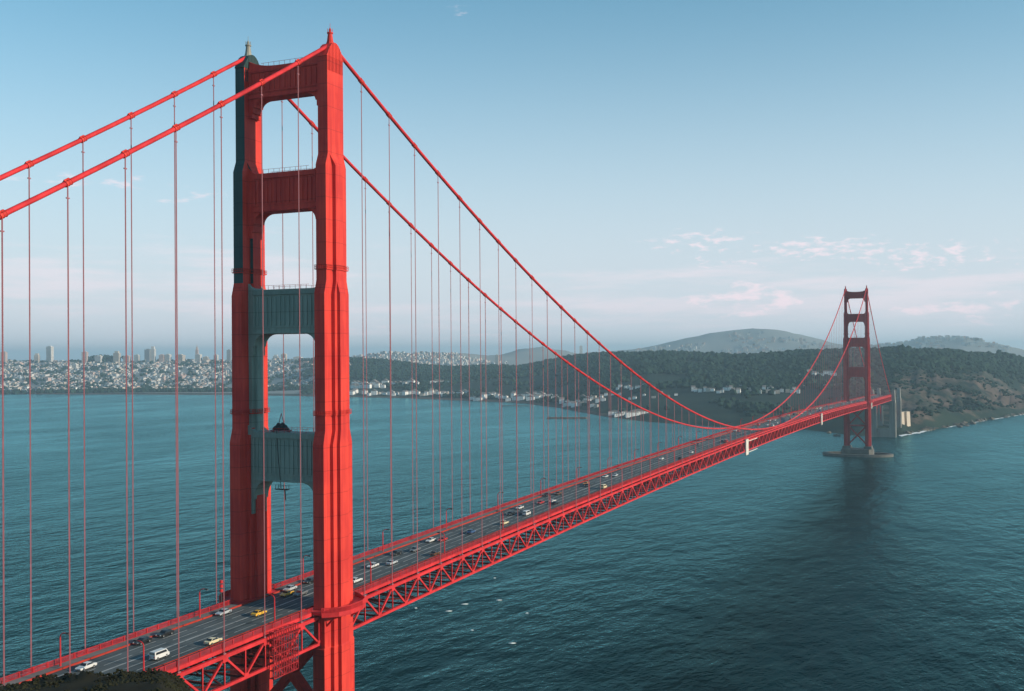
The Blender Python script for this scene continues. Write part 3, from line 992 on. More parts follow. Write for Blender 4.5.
# painters' rig on the lowest primed strut
rg = empty('painters_rig', (-3.2, -0.6, 120.15))
m = MB()
for (a, b, c, ra, rc) in ((-1.5, 0, 0.8, 1.0, 0.9), (-0.9, 0.2, 1.3, 1.0, 1.0), (0.7, -0.1, 1.5, 1.0, 1.0), (1.3, 0.1, 0.9, 1.0, 0.9), (0.2, -0.6, 0.7, 1.3, 0.7), (2.0, 0, 0.6, 0.8, 0.6), (-2.1, 0, 0.6, 0.7, 0.5)):
    q = IV0 * rng.uniform(0.85, 1.12, (12, 1)) * (ra, 0.9, rc) + (a, b, c)
    m.add(q.tolist(), IF0)
m.build('tarpaulin_heap', M['dark_steel'], rg)
m = MB()
for s in (-1, 1):
    m.bar((s * 2.6, -0.8, -0.1), (s * 2.6, 0.8, -0.1), 0.2, 0.3)
    m.bar((-1.1 * s + 0.2, 0, 1.2), (0.2, 0, 4.9), 0.14, 0.14, (0, 1, 0))
m.box(-3, 3, -0.9, 0.9, 0.02, 0.3)
m.build('winch_frame', M['suspender'], rg)
MB().tube([(0.9, -3.2, 0.4), (1.6, -3.3, -8), (2.4, -3.3, -15.3)], 0.1, 6).build('rope', M['dark_steel'], rg)
m = MB()
m.box(0.9, 4.6, -3.9, -2.5, -15.8, -15.6)
for xx in (1.0, 2.7, 4.5):
    for yy in (-3.85, -2.55):
        m.bar((xx, yy, -15.7), (xx, yy, -14.4), 0.1, 0.1)
m.bar((1.0, -3.85, -14.5), (4.5, -3.85, -14.5), 0.1, 0.1)
m.bar((3.6, -3.2, -15.8), (3.8, -3.2, -18.6), 0.25, 0.2)
m.build('platform', M['dark_steel'], rg)
tag(rg, 'dark painters\' rig heaped on the lower grey-green strut, its platform hanging below', 'work rig')

# red navigation mast by the bay-side leg
nm = empty('signal_mast', (-15.2, -11.5, road_z(-11)))
m = MB().tube([(0, 0, -1.2), (0, 0, 6.2)], [0.22, 0.16], 8)
m.box(-0.6, 0.6, -0.5, 0.5, -1.3, -0.9)
m.bar((0, 0, -1.0), (2.1, 0, -1.0), 0.4, 0.4)
m.build('post', M['dark_steel'], nm)
for z in (6.4, 5.2, 4.0):
    MB().tube([(0, 0, z - 0.4), (0, 0, z + 0.4)], [0.5, 0.42], 10).build('signal_light', M['orange_plain'], nm)
tag(nm, 'dark post with stacked red signal lights beside the shadowed tower leg', 'signal')

# ------------------------------------------------------------------ south pylons and the arch
def pylon(name, y, z1, lb):
    e = empty(name, (0, y, 0))
    for sx in (-1, 1):
        m = MB()
        cx = sx * 15.2
        m.loft([[(cx + a, b, -3) for a, b in [(-5.2, -8), (5.2, -8), (5.2, 8), (-5.2, 8)]], [(cx + a, b, 60) for a, b in [(-4.7, -7), (4.7, -7), (4.7, 7), (-4.7, 7)]]])
        m.loft([[(cx + sx * 1.2 + a, b, 60) for a, b in [(-2.9, -5), (2.9, -5), (2.9, 5), (-2.9, 5)]], [(cx + sx * 1.2 + a, b, z1) for a, b in [(-2.3, -4.4), (2.3, -4.4), (2.3, 4.4), (-2.3, 4.4)]]])
        for q in (-3.6, 0, 3.6):
            m.box(cx + q - 0.6, cx + q + 0.6, -8.4, -7.0, -3, 57)
            m.box(cx + sx * 5.0 - 0.4, cx + sx * 5.0 + 0.4, q - 0.6, q + 0.6, -3, 56)
        m.build('shaft', M['concrete'], e)
    MB().box(-10.2, 10.2, -3.5, 3.5, 52, 62).build('portal_beam', M['concrete'], e)
    MB().box(-10.2, 10.2, -3.5, 3.5, -3, 14).build('base_wall', M['concrete'], e)
    tag(e, lb, 'pylon')
    return e


pylon('concrete_pylon', 1626, 77.5, 'pale concrete twin-shafted pylon at the shore beyond the far tower, nearer of two')
pylon('concrete_pylon', 1728, 77, 'pale concrete pylon on the shore, standing behind the nearer pylon')
ar = empty('steel_arch', (0, 1677, 0))
for sx in (-1, 1):
    m = MB()
    n = 14
    up_, lo_ = [], []
    for i in range(n + 1):
        t = -1 + 2 * i / n
        up_.append((sx * 12, t * 42, 58 - 24 * t * t)); lo_.append((sx * 12, t * 42, 54 - 34 * t * t))
    for q in range(n):
        m.bar(up_[q], up_[q + 1], 0.8, 0.8); m.bar(lo_[q], lo_[q + 1], 0.8, 0.8)
        m.bar(up_[q], lo_[q + 1], 0.4, 0.4)
        m.bar(up_[q], lo_[q], 0.4, 0.4)
        if q % 2 == 0:
            m.bar(up_[q], (sx * 12, up_[q][1], chord_z(1677) - 7.0), 0.6, 0.6)
    m.build('arch_rib', M['orange_plain'], ar)
tag(ar, 'red steel arch spanning between the two concrete shore pylons', 'arch')
an = empty('cable_anchorage', (19, 1768, 0), -0.62)
m = MB()
for dy in (-2, 13):
    m = MB()
    m.loft([[(a, b + dy, -2) for a, b in [(-6, -4.8), (3, -4.8), (3, 4.8), (-6, 4.8)]], [(a, b + dy, 33) for a, b in [(-6, -4.2), (1.5, -4.2), (1.5, 4.2), (-6, 4.2)]]])
    m.box(-6.4, 1.9, dy - 4.6, dy + 4.6, 33.01, 34.2)
    m.build('wall', M['lit_concrete'], an)
MB().box(-12, -6.01, -8, 19, -2, 29).build('rear_wall', M['concrete'], an)
tag(an, 'sunlit pale concrete anchorage walls at the foot of the wooded bluff', 'anchorage')

# ------------------------------------------------------------------ water
wm = MB()
Rw = 26000
nseg = 64
wm.add([(Rw * math.cos(2 * math.pi * i / nseg), Rw * math.sin(2 * math.pi * i / nseg), 0) for i in range(nseg)], [tuple(range(nseg))])
wo = wm.build('water', M['water'])
tag(wo, 'dark teal rippled bay water under and beyond the bridge', 'water', kind='structure')

# ------------------------------------------------------------------ land across the strait
KU = [-400, -250, 0, 230, 300, 345, 400, 450, 520, 560, 600, 650, 720, 800, 860, 900, 940, 980, 1024, 1100, 1300, 1500]
COAST = [392, 393, 394, 395, 396, 397, 398, 400, 403, 408, 416, 422, 427, 429, 436, 435, 428, 421, 414, 402, 388, 380]
BW = [4900, 4900, 4900, 4900, 4500, 4050, 3950, 3750, 3480, 3200, 2800, 2560, 2420, 2340, 2150, 2120, 2250, 2450, 2900, 3300, 3900, 4500]
BV = [387, 387, 387, 387, 387, 386, 386, 386, 389, 394, 397, 399, 401, 401, 403, 406, 403, 396, 393, 392, 383, 376]
CW = [6400, 6300, 6200, 6200, 5600, 5000, 4900, 4800, 4500, 4200, 3900, 3700, 3500, 3300, 3200, 3150, 3150, 3300, 3500, 4000, 4800, 5400]
CV = [365, 363, 362, 361, 360, 358.5, 363, 368, 366, 359.5, 355, 352.5, 355.5, 354, 352, 351, 352, 357, 363, 368, 370, 370]
EW = [8600, 8600, 8600, 8600, 8000, 7200, 7200, 7200, 8000, 8500, 8500, 8500, 8500, 8500, 8500, 8500, 8000, 7500, 7200, 7200, 7600, 8000]


def lerp(u, tab):
    return float(np.interp(u, KU, tab))


EU = [-400, 330, 380, 440, 490, 506, 522, 545, 562, 580, 610, 640, 662, 690, 710, 735, 765, 795, 815, 840, 870, 905, 930, 960, 990, 1024, 1100, 1500]
EV = [368, 359, 354, 353, 354, 351.5, 347.5, 345.5, 349, 354, 352, 348, 343, 336, 333.5, 331.5, 329.5, 331, 336, 343, 346, 343, 339, 339, 345, 351, 356, 362]


def hor_v(u):
    return 354.0 - (u - 512) * math.tan(-ROL) if False else 354.0 - (u - 512) * 0.007787


def z_at(u, v, w):
    return CAM[2] + w * ray(u, v)[2]


def ground_xy(u, w):
    r = ray(u, hor_v(u))
    return CAM[0] + w * r[0], CAM[1] + w * r[1]


def coast_w(u):
    return CAM[2] / -ray(u, lerp(u, COAST))[2]


def profile(u):
    wc = coast_w(u)
    bw, cw, ew = lerp(u, BW), lerp(u, CW), lerp(u, EW)
    zb, zc = z_at(u, lerp(u, BV), bw), z_at(u, lerp(u, CV), cw)
    ze = z_at(u, float(np.interp(u, EU, EV)), ew)
    cliff = np.interp(u, [600, 860, 900, 980, 1040, 1200], [0.12, 0.3, 0.45, 0.6, 0.6, 0.6])
    ww = [wc - 60, wc, wc + 30, wc + (bw - wc) * 0.35, bw, bw + (cw - bw) * 0.5, cw, cw * 1.12 + 120, ew - (ew - cw) * 0.3, ew, 12500, 15000]
    zz = [-6, 0, 2.5 + 10 * cliff, 2.5 + (zb - 2.5) * (0.22 + cliff * 0.6), zb, zb + (zc - zb) * 0.56, zc, zc - 30, max(20, min(zc - 50, ze * 0.5 + 5)), ze, 40, -10]
    return ww, zz


_cache = {}


def ground_z(u, w, bumps=True):
    k = round(u * 2) / 2
    if k not in _cache:
        _cache[k] = profile(k)
    ww, zz = _cache[k]
    z = float(np.interp(w, ww, zz))
    if bumps:
        x, y = ground_xy(u, w)
        wc = ww[1]
        f = min(1, max(0, (w - wc) / 500)) * min(1.0, 0.35 + max(0, z) / 90)
        amp = 11 if u > 340 else 5
        rd_ = noise.fractal(Vector((x / 330, y / 330, 3.1)), 0.9, 2.1, 6)
        z += f * amp * rd_
        if w > 6600 and u > 480:
            z += min(1, (w - 6600) / 900) * 26 * noise.fractal(Vector((x / 620, y / 620, 5.5)), 0.85, 2.1, 6)
        if u > 860 and w < ww[6]:                     # gullies in the ocean bluff
            g = min(1, max(0, (u - 860) / 60)) * min(1, (w - wc) / 120 if w > wc else 0)
            z += g * 17 * noise.ridged_multi_fractal(Vector((x / 150, y / 190, 0.7)), 0.85, 2.2, 6, 1.0, 2.0) - g * 17
    return z


us = np.concatenate([np.arange(-400, -40, 20), np.arange(-40, 860, 6), np.arange(860, 1060, 2.5), np.arange(1060, 1501, 20)])
fr = np.concatenate([np.linspace(0, 1, 9)[:-1] * 0.02, np.linspace(0.02, 0.42, 66)[:-1], np.linspace(0.42, 1, 46)])
nu, nw = len(us), len(fr)
V = np.zeros((nu * nw, 3), dtype=np.float32)
C = np.zeros((nu * nw, 4), dtype=np.float32)
for i, u in enumerate(us):
    wc = coast_w(u) - 60
    for j, f in enumerate(fr):
        w = wc + (15000 - wc) * f
        x, y = ground_xy(u, w)
        z = ground_z(u, w)
        V[i * nw + j] = (x, y, z)
        city = 0.0
        if u < 340 and wc + 150 < w < 6600:
            city = 0.75
        if w > lerp(u, CW) * 1.3:
            city = 0.8  # far slopes: town ground, with distance haze paled into the colour
        soil = 0.08
        if w < wc + 100 and u < 640:
            soil = 0.75
        if u > 850 and w < lerp(u, CW):
            t = (w - wc) / max(1, lerp(u, CW) - wc)
            soil = np.interp(u, [850, 900, 960, 1024], [0.30, 0.60, 0.58, 0.64]) * np.interp(t, [0, 0.04, 0.12, 0.5, 0.72, 1], [0.3, 0.5, 0.95, 0.97, 0.5, 0.1])
        C[i * nw + j] = (soil, city, 0, 1)
fs = []
for i in range(nu - 1):
    for j in range(nw - 1):
        a = i * nw + j
        fs.append((a, a + nw, a + nw + 1, a + 1))
me = bpy.data.meshes.new('hills')
me.from_pydata([tuple(p) for p in V.tolist()], [], fs)
ca = me.color_attributes.new('cover', 'FLOAT_COLOR', 'POINT')
ca.data.foreach_set('color', C.ravel())
me.polygons.foreach_set('use_smooth', [True] * len(me.polygons))
me.materials.append(M['terrain'])
hl = link('hills', me)
tag(hl, 'wooded hills and city slopes rising across the strait', 'hills', kind='structure')


# ---- woodland on the hills: many low crowns, one mass
def ico():
    t = (1 + 5 ** 0.5) / 2
    v = np.array([(-1, t, 0), (1, t, 0), (-1, -t, 0), (1, -t, 0), (0, -1, t), (0, 1, t), (0, -1, -t), (0, 1, -t), (t, 0, -1), (t, 0, 1), (-t, 0, -1), (-t, 0, 1)], float)
    v /= np.linalg.norm(v[0])
    f = [(0, 11, 5), (0, 5, 1), (0, 1, 7), (0, 7, 10), (0, 10, 11), (1, 5, 9), (5, 11, 4), (11, 10, 2), (10, 7, 6), (7, 1, 8), (3, 9, 4), (3, 4, 2), (3, 2, 6), (3, 6, 8), (3, 8, 9), (4, 9, 5), (2, 4, 11), (6, 2, 10), (8, 6, 7), (9, 8, 1)]
    return v, np.array(f)


IV, IF = ico()


def blobs(name, pts, m):
    n = len(pts)
    vs = np.zeros((n * 12, 3)); fs_ = np.zeros((n * 20, 3), int)
    for i, (x, y, z, r, h) in enumerate(pts):
        q = IV * rng.uniform(0.7, 1.25, (12, 1))
        vs[i * 12:(i + 1) * 12] = q * (r, r, h) + (x, y, z + h * 0.55)
        fs_[i * 20:(i + 1) * 20] = IF + i * 12
    me_ = bpy.data.meshes.new(name)
    me_.from_pydata(vs.tolist(), [], fs_.tolist())
    me_.materials.append(m)
    return link(name, me_)


def hit(u, v):                     # distance at which the sight line through (u, v) meets the land
    w = coast_w(u) + 5
    while w < 9000 and ground_z(u, w) < z_at(u, v, w):
        w += 8
    return w


pts = []
tries = 0
while len(pts) < 17000 and tries < 120000:
    tries += 1
    u = random.uniform(300, 1080)
    wc, cw = coast_w(u), lerp(u, CW)
    w = random.uniform(wc + 60, cw + 160)
    t = (w - wc) / (cw - wc)
    x, y = ground_xy(u, w)
    if abs(x) < 26 and y < 2150:
        continue
    dens = noise.fractal(Vector((x / 260, y / 260, 9.0)), 1.0, 2.0, 4) + np.interp(t, [0, 0.25, 0.6, 1.0], [-0.35, -0.05, 0.3, 0.45])
    if 870 < u < 1060 and t < 0.6 and random.random() < 0.8:
        k_ = noise.fractal(Vector((x / 120, y / 120, 4.0)), 1.0, 2.0, 4)
        if k_ > random.uniform(-0.3, 0.3) and w > wc + 70:
            r = random.uniform(2.2, 5.5)
            pts.append((x, y, ground_z(u, w), r, r * random.uniform(0.5, 0.9)))
        continue
    if u > 870:
        dens += np.interp(t, [0, 0.55, 0.72, 1], [-0.45, -0.25, 0.2, 0.3])
    if dens < random.uniform(-0.1, 0.35):
        continue
    z = ground_z(u, w)
    r = random.uniform(5, 10) * (1 if u < 870 or t > 0.6 else 0.5)
    pts.append((x, y, z, r, r * random.uniform(0.6, 1.2)))
for i in range(1500):                        # tree belt along the marina
    u = random.triangular(60, 345, 200) if i % 3 else random.uniform(-100, 345)
    w = random.uniform(4190, 4330)
    x, y = ground_xy(u, w)
    r = random.uniform(6, 10)
    pts.append((x, y, ground_z(u, w) - 1, r, r * random.uniform(0.9, 1.3)))
for i in range(3800):                        # street and garden trees between the houses
    u, w = random.uniform(-60, 350), random.uniform(4400, 6400)
    if noise.noise(Vector((u / 14, w / 180, 8.0))) < random.uniform(-0.1, 0.3):
        continue
    x, y = ground_xy(u, w)
    r = random.uniform(5, 9)
    pts.append((x, y, ground_z(u, w) + random.uniform(0, 4), r * 1.3, r))
for i in range(160):                         # hilltop park on the skyline
    u, w = random.gauss(104, 8), random.uniform(6150, 6350)
    x, y = ground_xy(u, w)
    pts.append((x, y, ground_z(u, w) + random.uniform(0, 24), random.uniform(8, 13), random.uniform(10, 16)))
fo = blobs('forest', pts, M['forest'])
tag(fo, 'dark green woodland covering the hills across the strait', 'woodland', kind='stuff')

# ------------------------------------------------------------------ houses and city blocks
WALL = {n: mat('wall_' + n.replace(' ', '_'), c, 0.85, 0.1, 0.05) for n, c in {'white': (0.56, 0.53, 0.49), 'cream': (0.48, 0.41, 0.34), 'pink': (0.50, 0.36, 0.31), 'grey': (0.28, 0.29, 0.30), 'pale blue': (0.36, 0.41, 0.44), 'brown': (0.22, 0.16, 0.12)}.items()}
ROOF = mat('house_roof', (0.22, 0.19, 0.17), 0.9, 0.3, 0.05)
WIN = mat('dark_window', (0.12, 0.13, 0.14), 0.2, 0)


def house_mb(w, d, h, gable):
    m = MB()
    m.cur = 0
    m.box(-w / 2, w / 2, -d / 2, d / 2, -6, h)
    m.cur = 1
    if gable:
        g = w * 0.32
        m.add([(-w / 2 - .3, -d / 2 - .3, h + .02), (w / 2 + .3, -d / 2 - .3, h + .02), (w / 2 + .3, d / 2 + .3, h + .02), (-w / 2 - .3, d / 2 + .3, h + .02), (0, -d / 2 - .3, h + g), (0, d / 2 + .3, h + g)],
              [(0, 3, 2, 1), (0, 1, 4), (2, 3, 5), (1, 2, 5, 4), (3, 0, 4, 5)])
    else:
        m.box(-w / 2 + .4, w / 2 - .4, -d / 2 + .4, d / 2 - .4, h + .01, h + 0.8)
    m.cur = 2
    for s in (-1, 1):
        for fl in range(max(1, int(h / 3.2))):
            z = 1.0 + fl * 3.1
            for q in (-0.28, 0.0, 0.28):
                m.box(q * w - 0.9, q * w + 0.9, *(sorted((s * (d / 2 + 0.003), s * (d / 2 + 0.08)))), z, z + 1.5)
    return m


names = list(WALL)
house_me = []
BRIGHT = mat('wall_fresh_white', (0.82, 0.80, 0.75), 0.8, 0.06, 0.05)
for wn in ('white', 'white', 'cream', 'pink', 'grey', 'pale blue', 'white', 'cream'):
    k = len(house_me)
    o = house_mb([11, 13, 10, 12, 14, 11, 20, 17][k], [14, 12, 16, 13, 15, 12, 13, 18][k], [9, 10, 11, 9.5, 12, 10, 13, 15][k], k not in (2, 4, 7)).build('house', [BRIGHT if k in (0, 1, 6) else WALL[wn], ROOF, WIN])
    house_me.append((o.data, wn, 'pitched' if k not in (2, 4, 7) else 'flat'))
    bpy.data.objects.remove(o)


def put_house(u, w, idx=None, scale=1.0, rz=None, name='house', long=1.0, flat=1.0):
    me_, wn, rf = house_me[idx if idx is not None else random.randrange(len(house_me))]
    x, y = ground_xy(u, w)
    o = link(name, me_, None, (x, y, ground_z(u, w) - 0.5))
    o.rotation_euler = (0, 0, rz if rz is not None else random.choice((0.15, 0.15 + math.pi / 2)) + random.uniform(-0.15, 0.15))
    o.scale = (scale * long * random.uniform(0.9, 1.2), scale * random.uniform(0.9, 1.2), scale * flat * random.uniform(0.85, 1.25))
    return o, wn, rf


nh = 0


def clusters(lst, text, grp, name='house'):
    global nh
    for (u0, u1, v0, v1, n, idx, sc, lg) in lst:
        for i in range(n):
            u = u0 + (u1 - u0) * (i + random.uniform(0.2, 0.8)) / n
            o, wn, rf = put_house(u, hit(u, random.uniform(v0, v1)), random.choice(idx), sc, None if lg < 1.5 else 0.42 + random.uniform(-.1, .1), name, lg, 0.8 if lg > 1.5 else 1)
            tag(o, f'{wn} {rf}-roofed {name} {text}', name, grp)
            nh += 1


clusters([(351, 384, 387, 388.5, 11, (0, 1, 6), 1.2, 1.0), (384, 418, 385, 386, 7, (0, 1, 6), 1.1, 1.0), (352, 366, 385, 386, 4, (0, 1), 1.2, 1.0)], 'in the white row below the wooded hill', 'white row houses below the wooded hill')
clusters([(432, 446, 383.5, 384, 2, (6,), 0.9, 2.6)], 'on the hillside clearing', 'long white buildings in the hillside clearing', 'barracks')
clusters([(346, 470, 393, 396, 30, (0, 1, 2, 6), 0.85, 1.3), (470, 560, 396, 401, 22, (0, 1, 6), 0.85, 1.3)], 'along the low shore by the water', 'houses along the low shore')
clusters([(560, 604, 398, 408, 24, (0, 1, 6, 2), 0.8, 1.1), (520, 545, 397, 399, 3, (1,), 1.2, 1.8)], 'by the harbour beneath the wooded hill', 'harbour buildings')
clusters([(613, 644, 414, 418, 7, (6, 1), 0.66, 2.2)], 'at the water edge beneath the cables', 'waterside sheds', 'shed')
clusters([(615, 645, 386, 390, 8, (0, 1), 0.6, 1.0), (690, 740, 390, 394, 12, (0, 1, 2, 6), 0.62, 1.0), (738, 800, 389, 394, 18, (0, 1, 2, 6), 0.62, 1.0), (600, 680, 392, 400, 10, (0, 1, 2), 0.55, 1.0)], 'on the bench halfway up the wooded slope', 'houses halfway up the wooded slope')
clusters([(799, 836, 373, 378, 9, (0, 6, 1), 0.75, 1.2), (800, 868, 386, 392, 10, (2, 3, 4), 0.6, 1.0)], 'among trees behind the far tower', 'houses behind the far tower')
left = 300 - nh - 2
for i in range(left):
    u = random.uniform(-10, 345)
    o, wn, rf = put_house(u, random.uniform(4360, 4560), None, random.uniform(0.6, 0.95))
    tag(o, f'{wn} {rf}-roofed house in the lowest crowded streets across the bay', 'house', 'houses in the lowest streets across the bay')

# every further house: one mass
hv, hf, hm = [], [], []
wallset = ['white', 'cream', 'pink', 'grey', 'pale blue', 'brown']


def mass(u, w, a, b, h, mi, sink=6.0):
    x, y = ground_xy(u, w)
    z = ground_z(u, w)
    an = 0.15 + random.uniform(-0.06, 0.06)
    c, s = math.cos(an), math.sin(an)
    n = len(hv)
    q = [(-a, -b), (a, -b), (a, b), (-a, b)]
    for zz in (z - sink, z + h):
        for p0, p1 in q:
            hv.append((x + p0 * c - p1 * s, y + p0 * s + p1 * c, zz))
    g = h * 0.18 if random.random() < 0.25 else 0
    hv.append((x + b * s, y - b * c, z + h + g + 0.05)); hv.append((x - b * s, y + b * c, z + h + g + 0.05))
    hf.extend([(n, n + 1, n + 5, n + 4), (n + 1, n + 2, n + 6, n + 5), (n + 2, n + 3, n + 7, n + 6), (n + 3, n, n + 4, n + 7)])
    hm.extend([mi] * 4)
    hf.extend([(n + 4, n + 5, n + 8), (n + 6, n + 7, n + 9), (n + 5, n + 6, n + 9, n + 8), (n + 7, n + 4, n + 8, n + 9)])
    hm.extend([mi, mi, 6, 6])


for i in range(11500):
    u = random.uniform(-60, 350)
    w = 4420 + (6400 - 4420) * random.random() ** 0.85
    k = noise.noise(Vector((u / 22, w / 260, 5.0)))
    if k < random.uniform(-0.5, 0.25):
        continue
    s = random.uniform(0.45, 0.9) * (1.7 if random.random() < 0.06 else 1)
    mass(u, w, 6.5 * s, 7.5 * s, random.uniform(6, 11) * s, random.choices(range(6), (3.2, 2, 1.2, 2.6, 1.6, 1.6))[0])
for i in range(2600):
    u = random.triangular(340, 570, 420)
    w = random.uniform(6300, 7250)
    if noise.noise(Vector((u / 16, w / 160, 3.0))) < random.uniform(-0.4, 0.2):
        continue
    if abs(u - 535) < 28 and w > 6900:
        continue
    s = random.uniform(0.55, 1.2)
    mass(u, w, 7 * s, 8 * s, random.uniform(8, 15) * s, random.choices(range(6), (5, 2, 1.2, 1.3, 1.2, 0.3))[0])
for i in range(1700):
    u = random.uniform(590, 1010)
    w = random.uniform(7000, 8300)
    if noise.noise(Vector((u / 35, w / 400, 2.0))) < random.uniform(-0.2, 0.35):
        continue
    s = random.uniform(0.8, 1.5)
    mass(u, w, 8 * s, 9 * s, random.uniform(8, 14) * s, random.choices(range(6), (4, 2, 3, 1.3, 1, 0.3))[0])
me = bpy.data.meshes.new('distant_houses')
me.from_pydata(hv, [], hf)
for n_ in wallset:
    me.materials.append(WALL[n_])
me.materials.append(ROOF)
me.polygons.foreach_set('material_index', hm)
dh = link('distant_houses', me)
tag(dh, 'dense pale houses of the city slopes further up the far hills', 'houses', kind='stuff')


# high-rises on the skyline
def tower_block(wd, dp, ht, wallm, step=0.0, spire=0):
    m = MB()
    m.box(-wd / 2, wd / 2, -dp / 2, dp / 2, -15, ht)
    m.box(-wd / 4, wd / 4, -dp / 4, dp / 4, ht + 0.02, ht + 4)
    if step:
        m.box(-wd / 2 + wd * step, wd / 2 - wd * step, -dp / 2 + dp * step, dp / 2 - dp * step, ht + 0.01, ht * 1.2)
    if spire:
        m.loft([[(-wd * .2, -dp * .2, ht + 4.1), (wd * .2, -dp * .2, ht + 4.1), (wd * .2, dp * .2, ht + 4.1), (-wd * .2, dp * .2, ht + 4.1)],
                [(-.4, -.4, ht + spire), (.4, -.4, ht + spire), (.4, .4, ht + spire), (-.4, .4, ht + spire)]])
    m.cur = 1
    fl = 6.5
    z = 4.0
    while z < ht - 3:
        for s in (-1, 1):
            m.box(-wd / 2 + 1.2, wd / 2 - 1.2, *sorted((s * (dp / 2 + .003), s * (dp / 2 + .12))), z, z + 1.7)
            m.box(*sorted((s * (wd / 2 + .003), s * (wd / 2 + .12))), -dp / 2 + 1.2, dp / 2 - 1.2, z, z + 1.5)
        z += fl
    return m


SKY = sorted([(4, 352, 5.0, 'pink'), (18, 369, 7, 'white'), (37, 355, 4.5, 'cream'), (50, 346.5, 5.5, 'white'), (75, 364, 5, 'white'), (85, 352, 5, 'pink'), (99, 356, 6.5, 'white'), (117, 353, 6, 'cream'), (127, 356, 6, 'pink'),
              (137, 355, 5, 'white'), (148, 349.5, 5.5, 'grey'), (153, 349, 4.5, 'white'), (148.5, 359, 6, 'cream'), (162, 355, 5, 'pink'), (168, 354.5, 5.5, 'white'), (180.5, 355, 7.5, 'cream'), (198.5, 354.5, 5.5, 'white'), (197, 349.5, 2.6, 'pink'),
              (206, 357, 5, 'cream'), (216, 355, 4, 'white'), (229, 350, 4, 'grey'), (276, 356, 5, 'white'), (284, 354, 5, 'cream'), (298, 357, 8, 'white'), (180, 378, 9, 'pink'), (306, 377, 10, 'pink'),
              (440, 354, 3.5, 'white'), (456, 357, 4, 'white'), (399, 356, 3, 'cream'), (581, 346, 3, 'white'), (497, 355, 3.5, 'cream')])
for i, (u, v, wpx, wn) in enumerate(SKY):
    w = 6150 if v < 362 else (5700 if v < 372 else 5250)
    if u > 350:
        w = 7000
    x, y = ground_xy(u, w)
    z0 = ground_z(u, w)
    ht = max(14, z_at(u, v, w) - z0)
    wd = wpx * w / FPX
    o = tower_block(wd, wd * random.uniform(0.6, 0.9), ht, wn, 0.18 if i % 5 == 2 else 0, 30 if wpx < 3 and u < 300 else 0).build('high_rise', [WALL[wn], WIN], None, loc=(x, y, z0))
    o.rotation_euler = (0, 0, 0.3 + random.uniform(-0.1, 0.1))
    shape = 'tall slim' if ht > wd * 1.6 else ('broad low' if ht < wd * 0.9 else 'squarish')
    zone = 'on the city skyline' if u < 350 else 'on the distant skyline past the near tower'
    tag(o, f'{shape} {wn} high-rise {zone}, {ORD[i]} from the left', 'high-rise', 'high-rise blocks on the skyline')

# harbour works
bw_ = MB()
for (u0, u1, v) in ((549, 584, 418.5), ):
    pa, pb = [CAM[2] / -ray(u, v)[2] for u in (u0, u1)]
    A = ground_xy(u0, pa); B = ground_xy(u1, pb)
    n = 26
    for i in range(n):
        t = i / (n - 1)
        x, y = A[0] + (B[0] - A[0]) * t, A[1] + (B[1] - A[1]) * t
        s = random.uniform(5, 8)
        bw_.loft([[(x - s, y - s, -1), (x + s, y - s, -1), (x + s, y + s, -1), (x - s, y + s, -1)], [(x - s * .5, y - s * .6, 3.2), (x + s * .5, y - s * .5, 2.8), (x + s * .6, y + s * .5, 3.1), (x - s * .5, y + s * .5, 3.4)]])
o = bw_.build('breakwater', M['rock'])
tag(o, 'low dark rock breakwater lying off the harbour shore', 'breakwater')
pi_ = MB()
A = ground_xy(502, CAM[2] / -ray(502, 406.5)[2]); B = ground_xy(532, CAM[2] / -ray(532, 406.5)[2])
pi_.bar((A[0], A[1], 3.2), (B[0], B[1], 3.2), 9, 1.0)
for i in range(14):
    t = i / 13
    pi_.bar((A[0] + (B[0] - A[0]) * t, A[1] + (B[1] - A[1]) * t, -2), (A[0] + (B[0] - A[0]) * t, A[1] + (B[1] - A[1]) * t, 3), 1.2, 1.2)
o = pi_.build('pier', M['dark_concrete'])
tag(o, 'thin straight pier on piles off the low shore', 'pier')

# sea rocks and surf under the bluff
sf = MB()


def shore_pt(u, off):
    w = coast_w(u) - off
    return ground_xy(u, w)


ulist = np.concatenate([np.arange(898, 930, 0.8), np.arange(945, 1030, 1.0)])
for a, b in zip(ulist[:-1], ulist[1:]):
    if b - a > 3:
        continue
    wa = 15 + 22 * noise.fractal(Vector((a * 0.13, 1, 0)), 0.8, 2.0, 4)
    wb = 15 + 22 * noise.fractal(Vector((b * 0.13, 1, 0)), 0.8, 2.0, 4)
    if a < 930:
        wa, wb = wa + 12, wb + 12
    if (a > 945 and wa < 10) or wa < 3:
        continue
    A0, A1, B0, B1 = shore_pt(a, -4), shore_pt(a, max(4, wa)), shore_pt(b, -4), shore_pt(b, max(4, wb))
    sf.add([(*A0, 0.5), (*A1, 0.06), (*B1, 0.06), (*B0, 0.5)], [(0, 1, 2, 3)])
o = sf.build('surf', M['foam'])
tag(o, 'white surf breaking along the foot of the bluff', 'surf', kind='stuff')
for i, (u, v) in enumerate(((962, 425.5), (966, 426), (959, 427), (972, 424), (836, 436), (828, 433))):
    w = CAM[2] / -ray(u, v)[2]
    x, y = ground_xy(u, w)
    m = MB()
    q = IV * rng.uniform(0.75, 1.2, (12, 1)) * (random.uniform(5, 9), random.uniform(5, 9), random.uniform(3, 5))
    m.add(q.tolist(), IF.tolist())
    o = m.build('sea_rock', M['rock'], None, loc=(x, y, 0.4))
    tag(o, f"dark sea rock in the shallows off the {'bluff' if i < 4 else 'pylons'}, {['largest', 'second', 'third', 'outermost', 'nearest', 'second'][i]} of its cluster", 'rock', 'sea rocks off the shore')

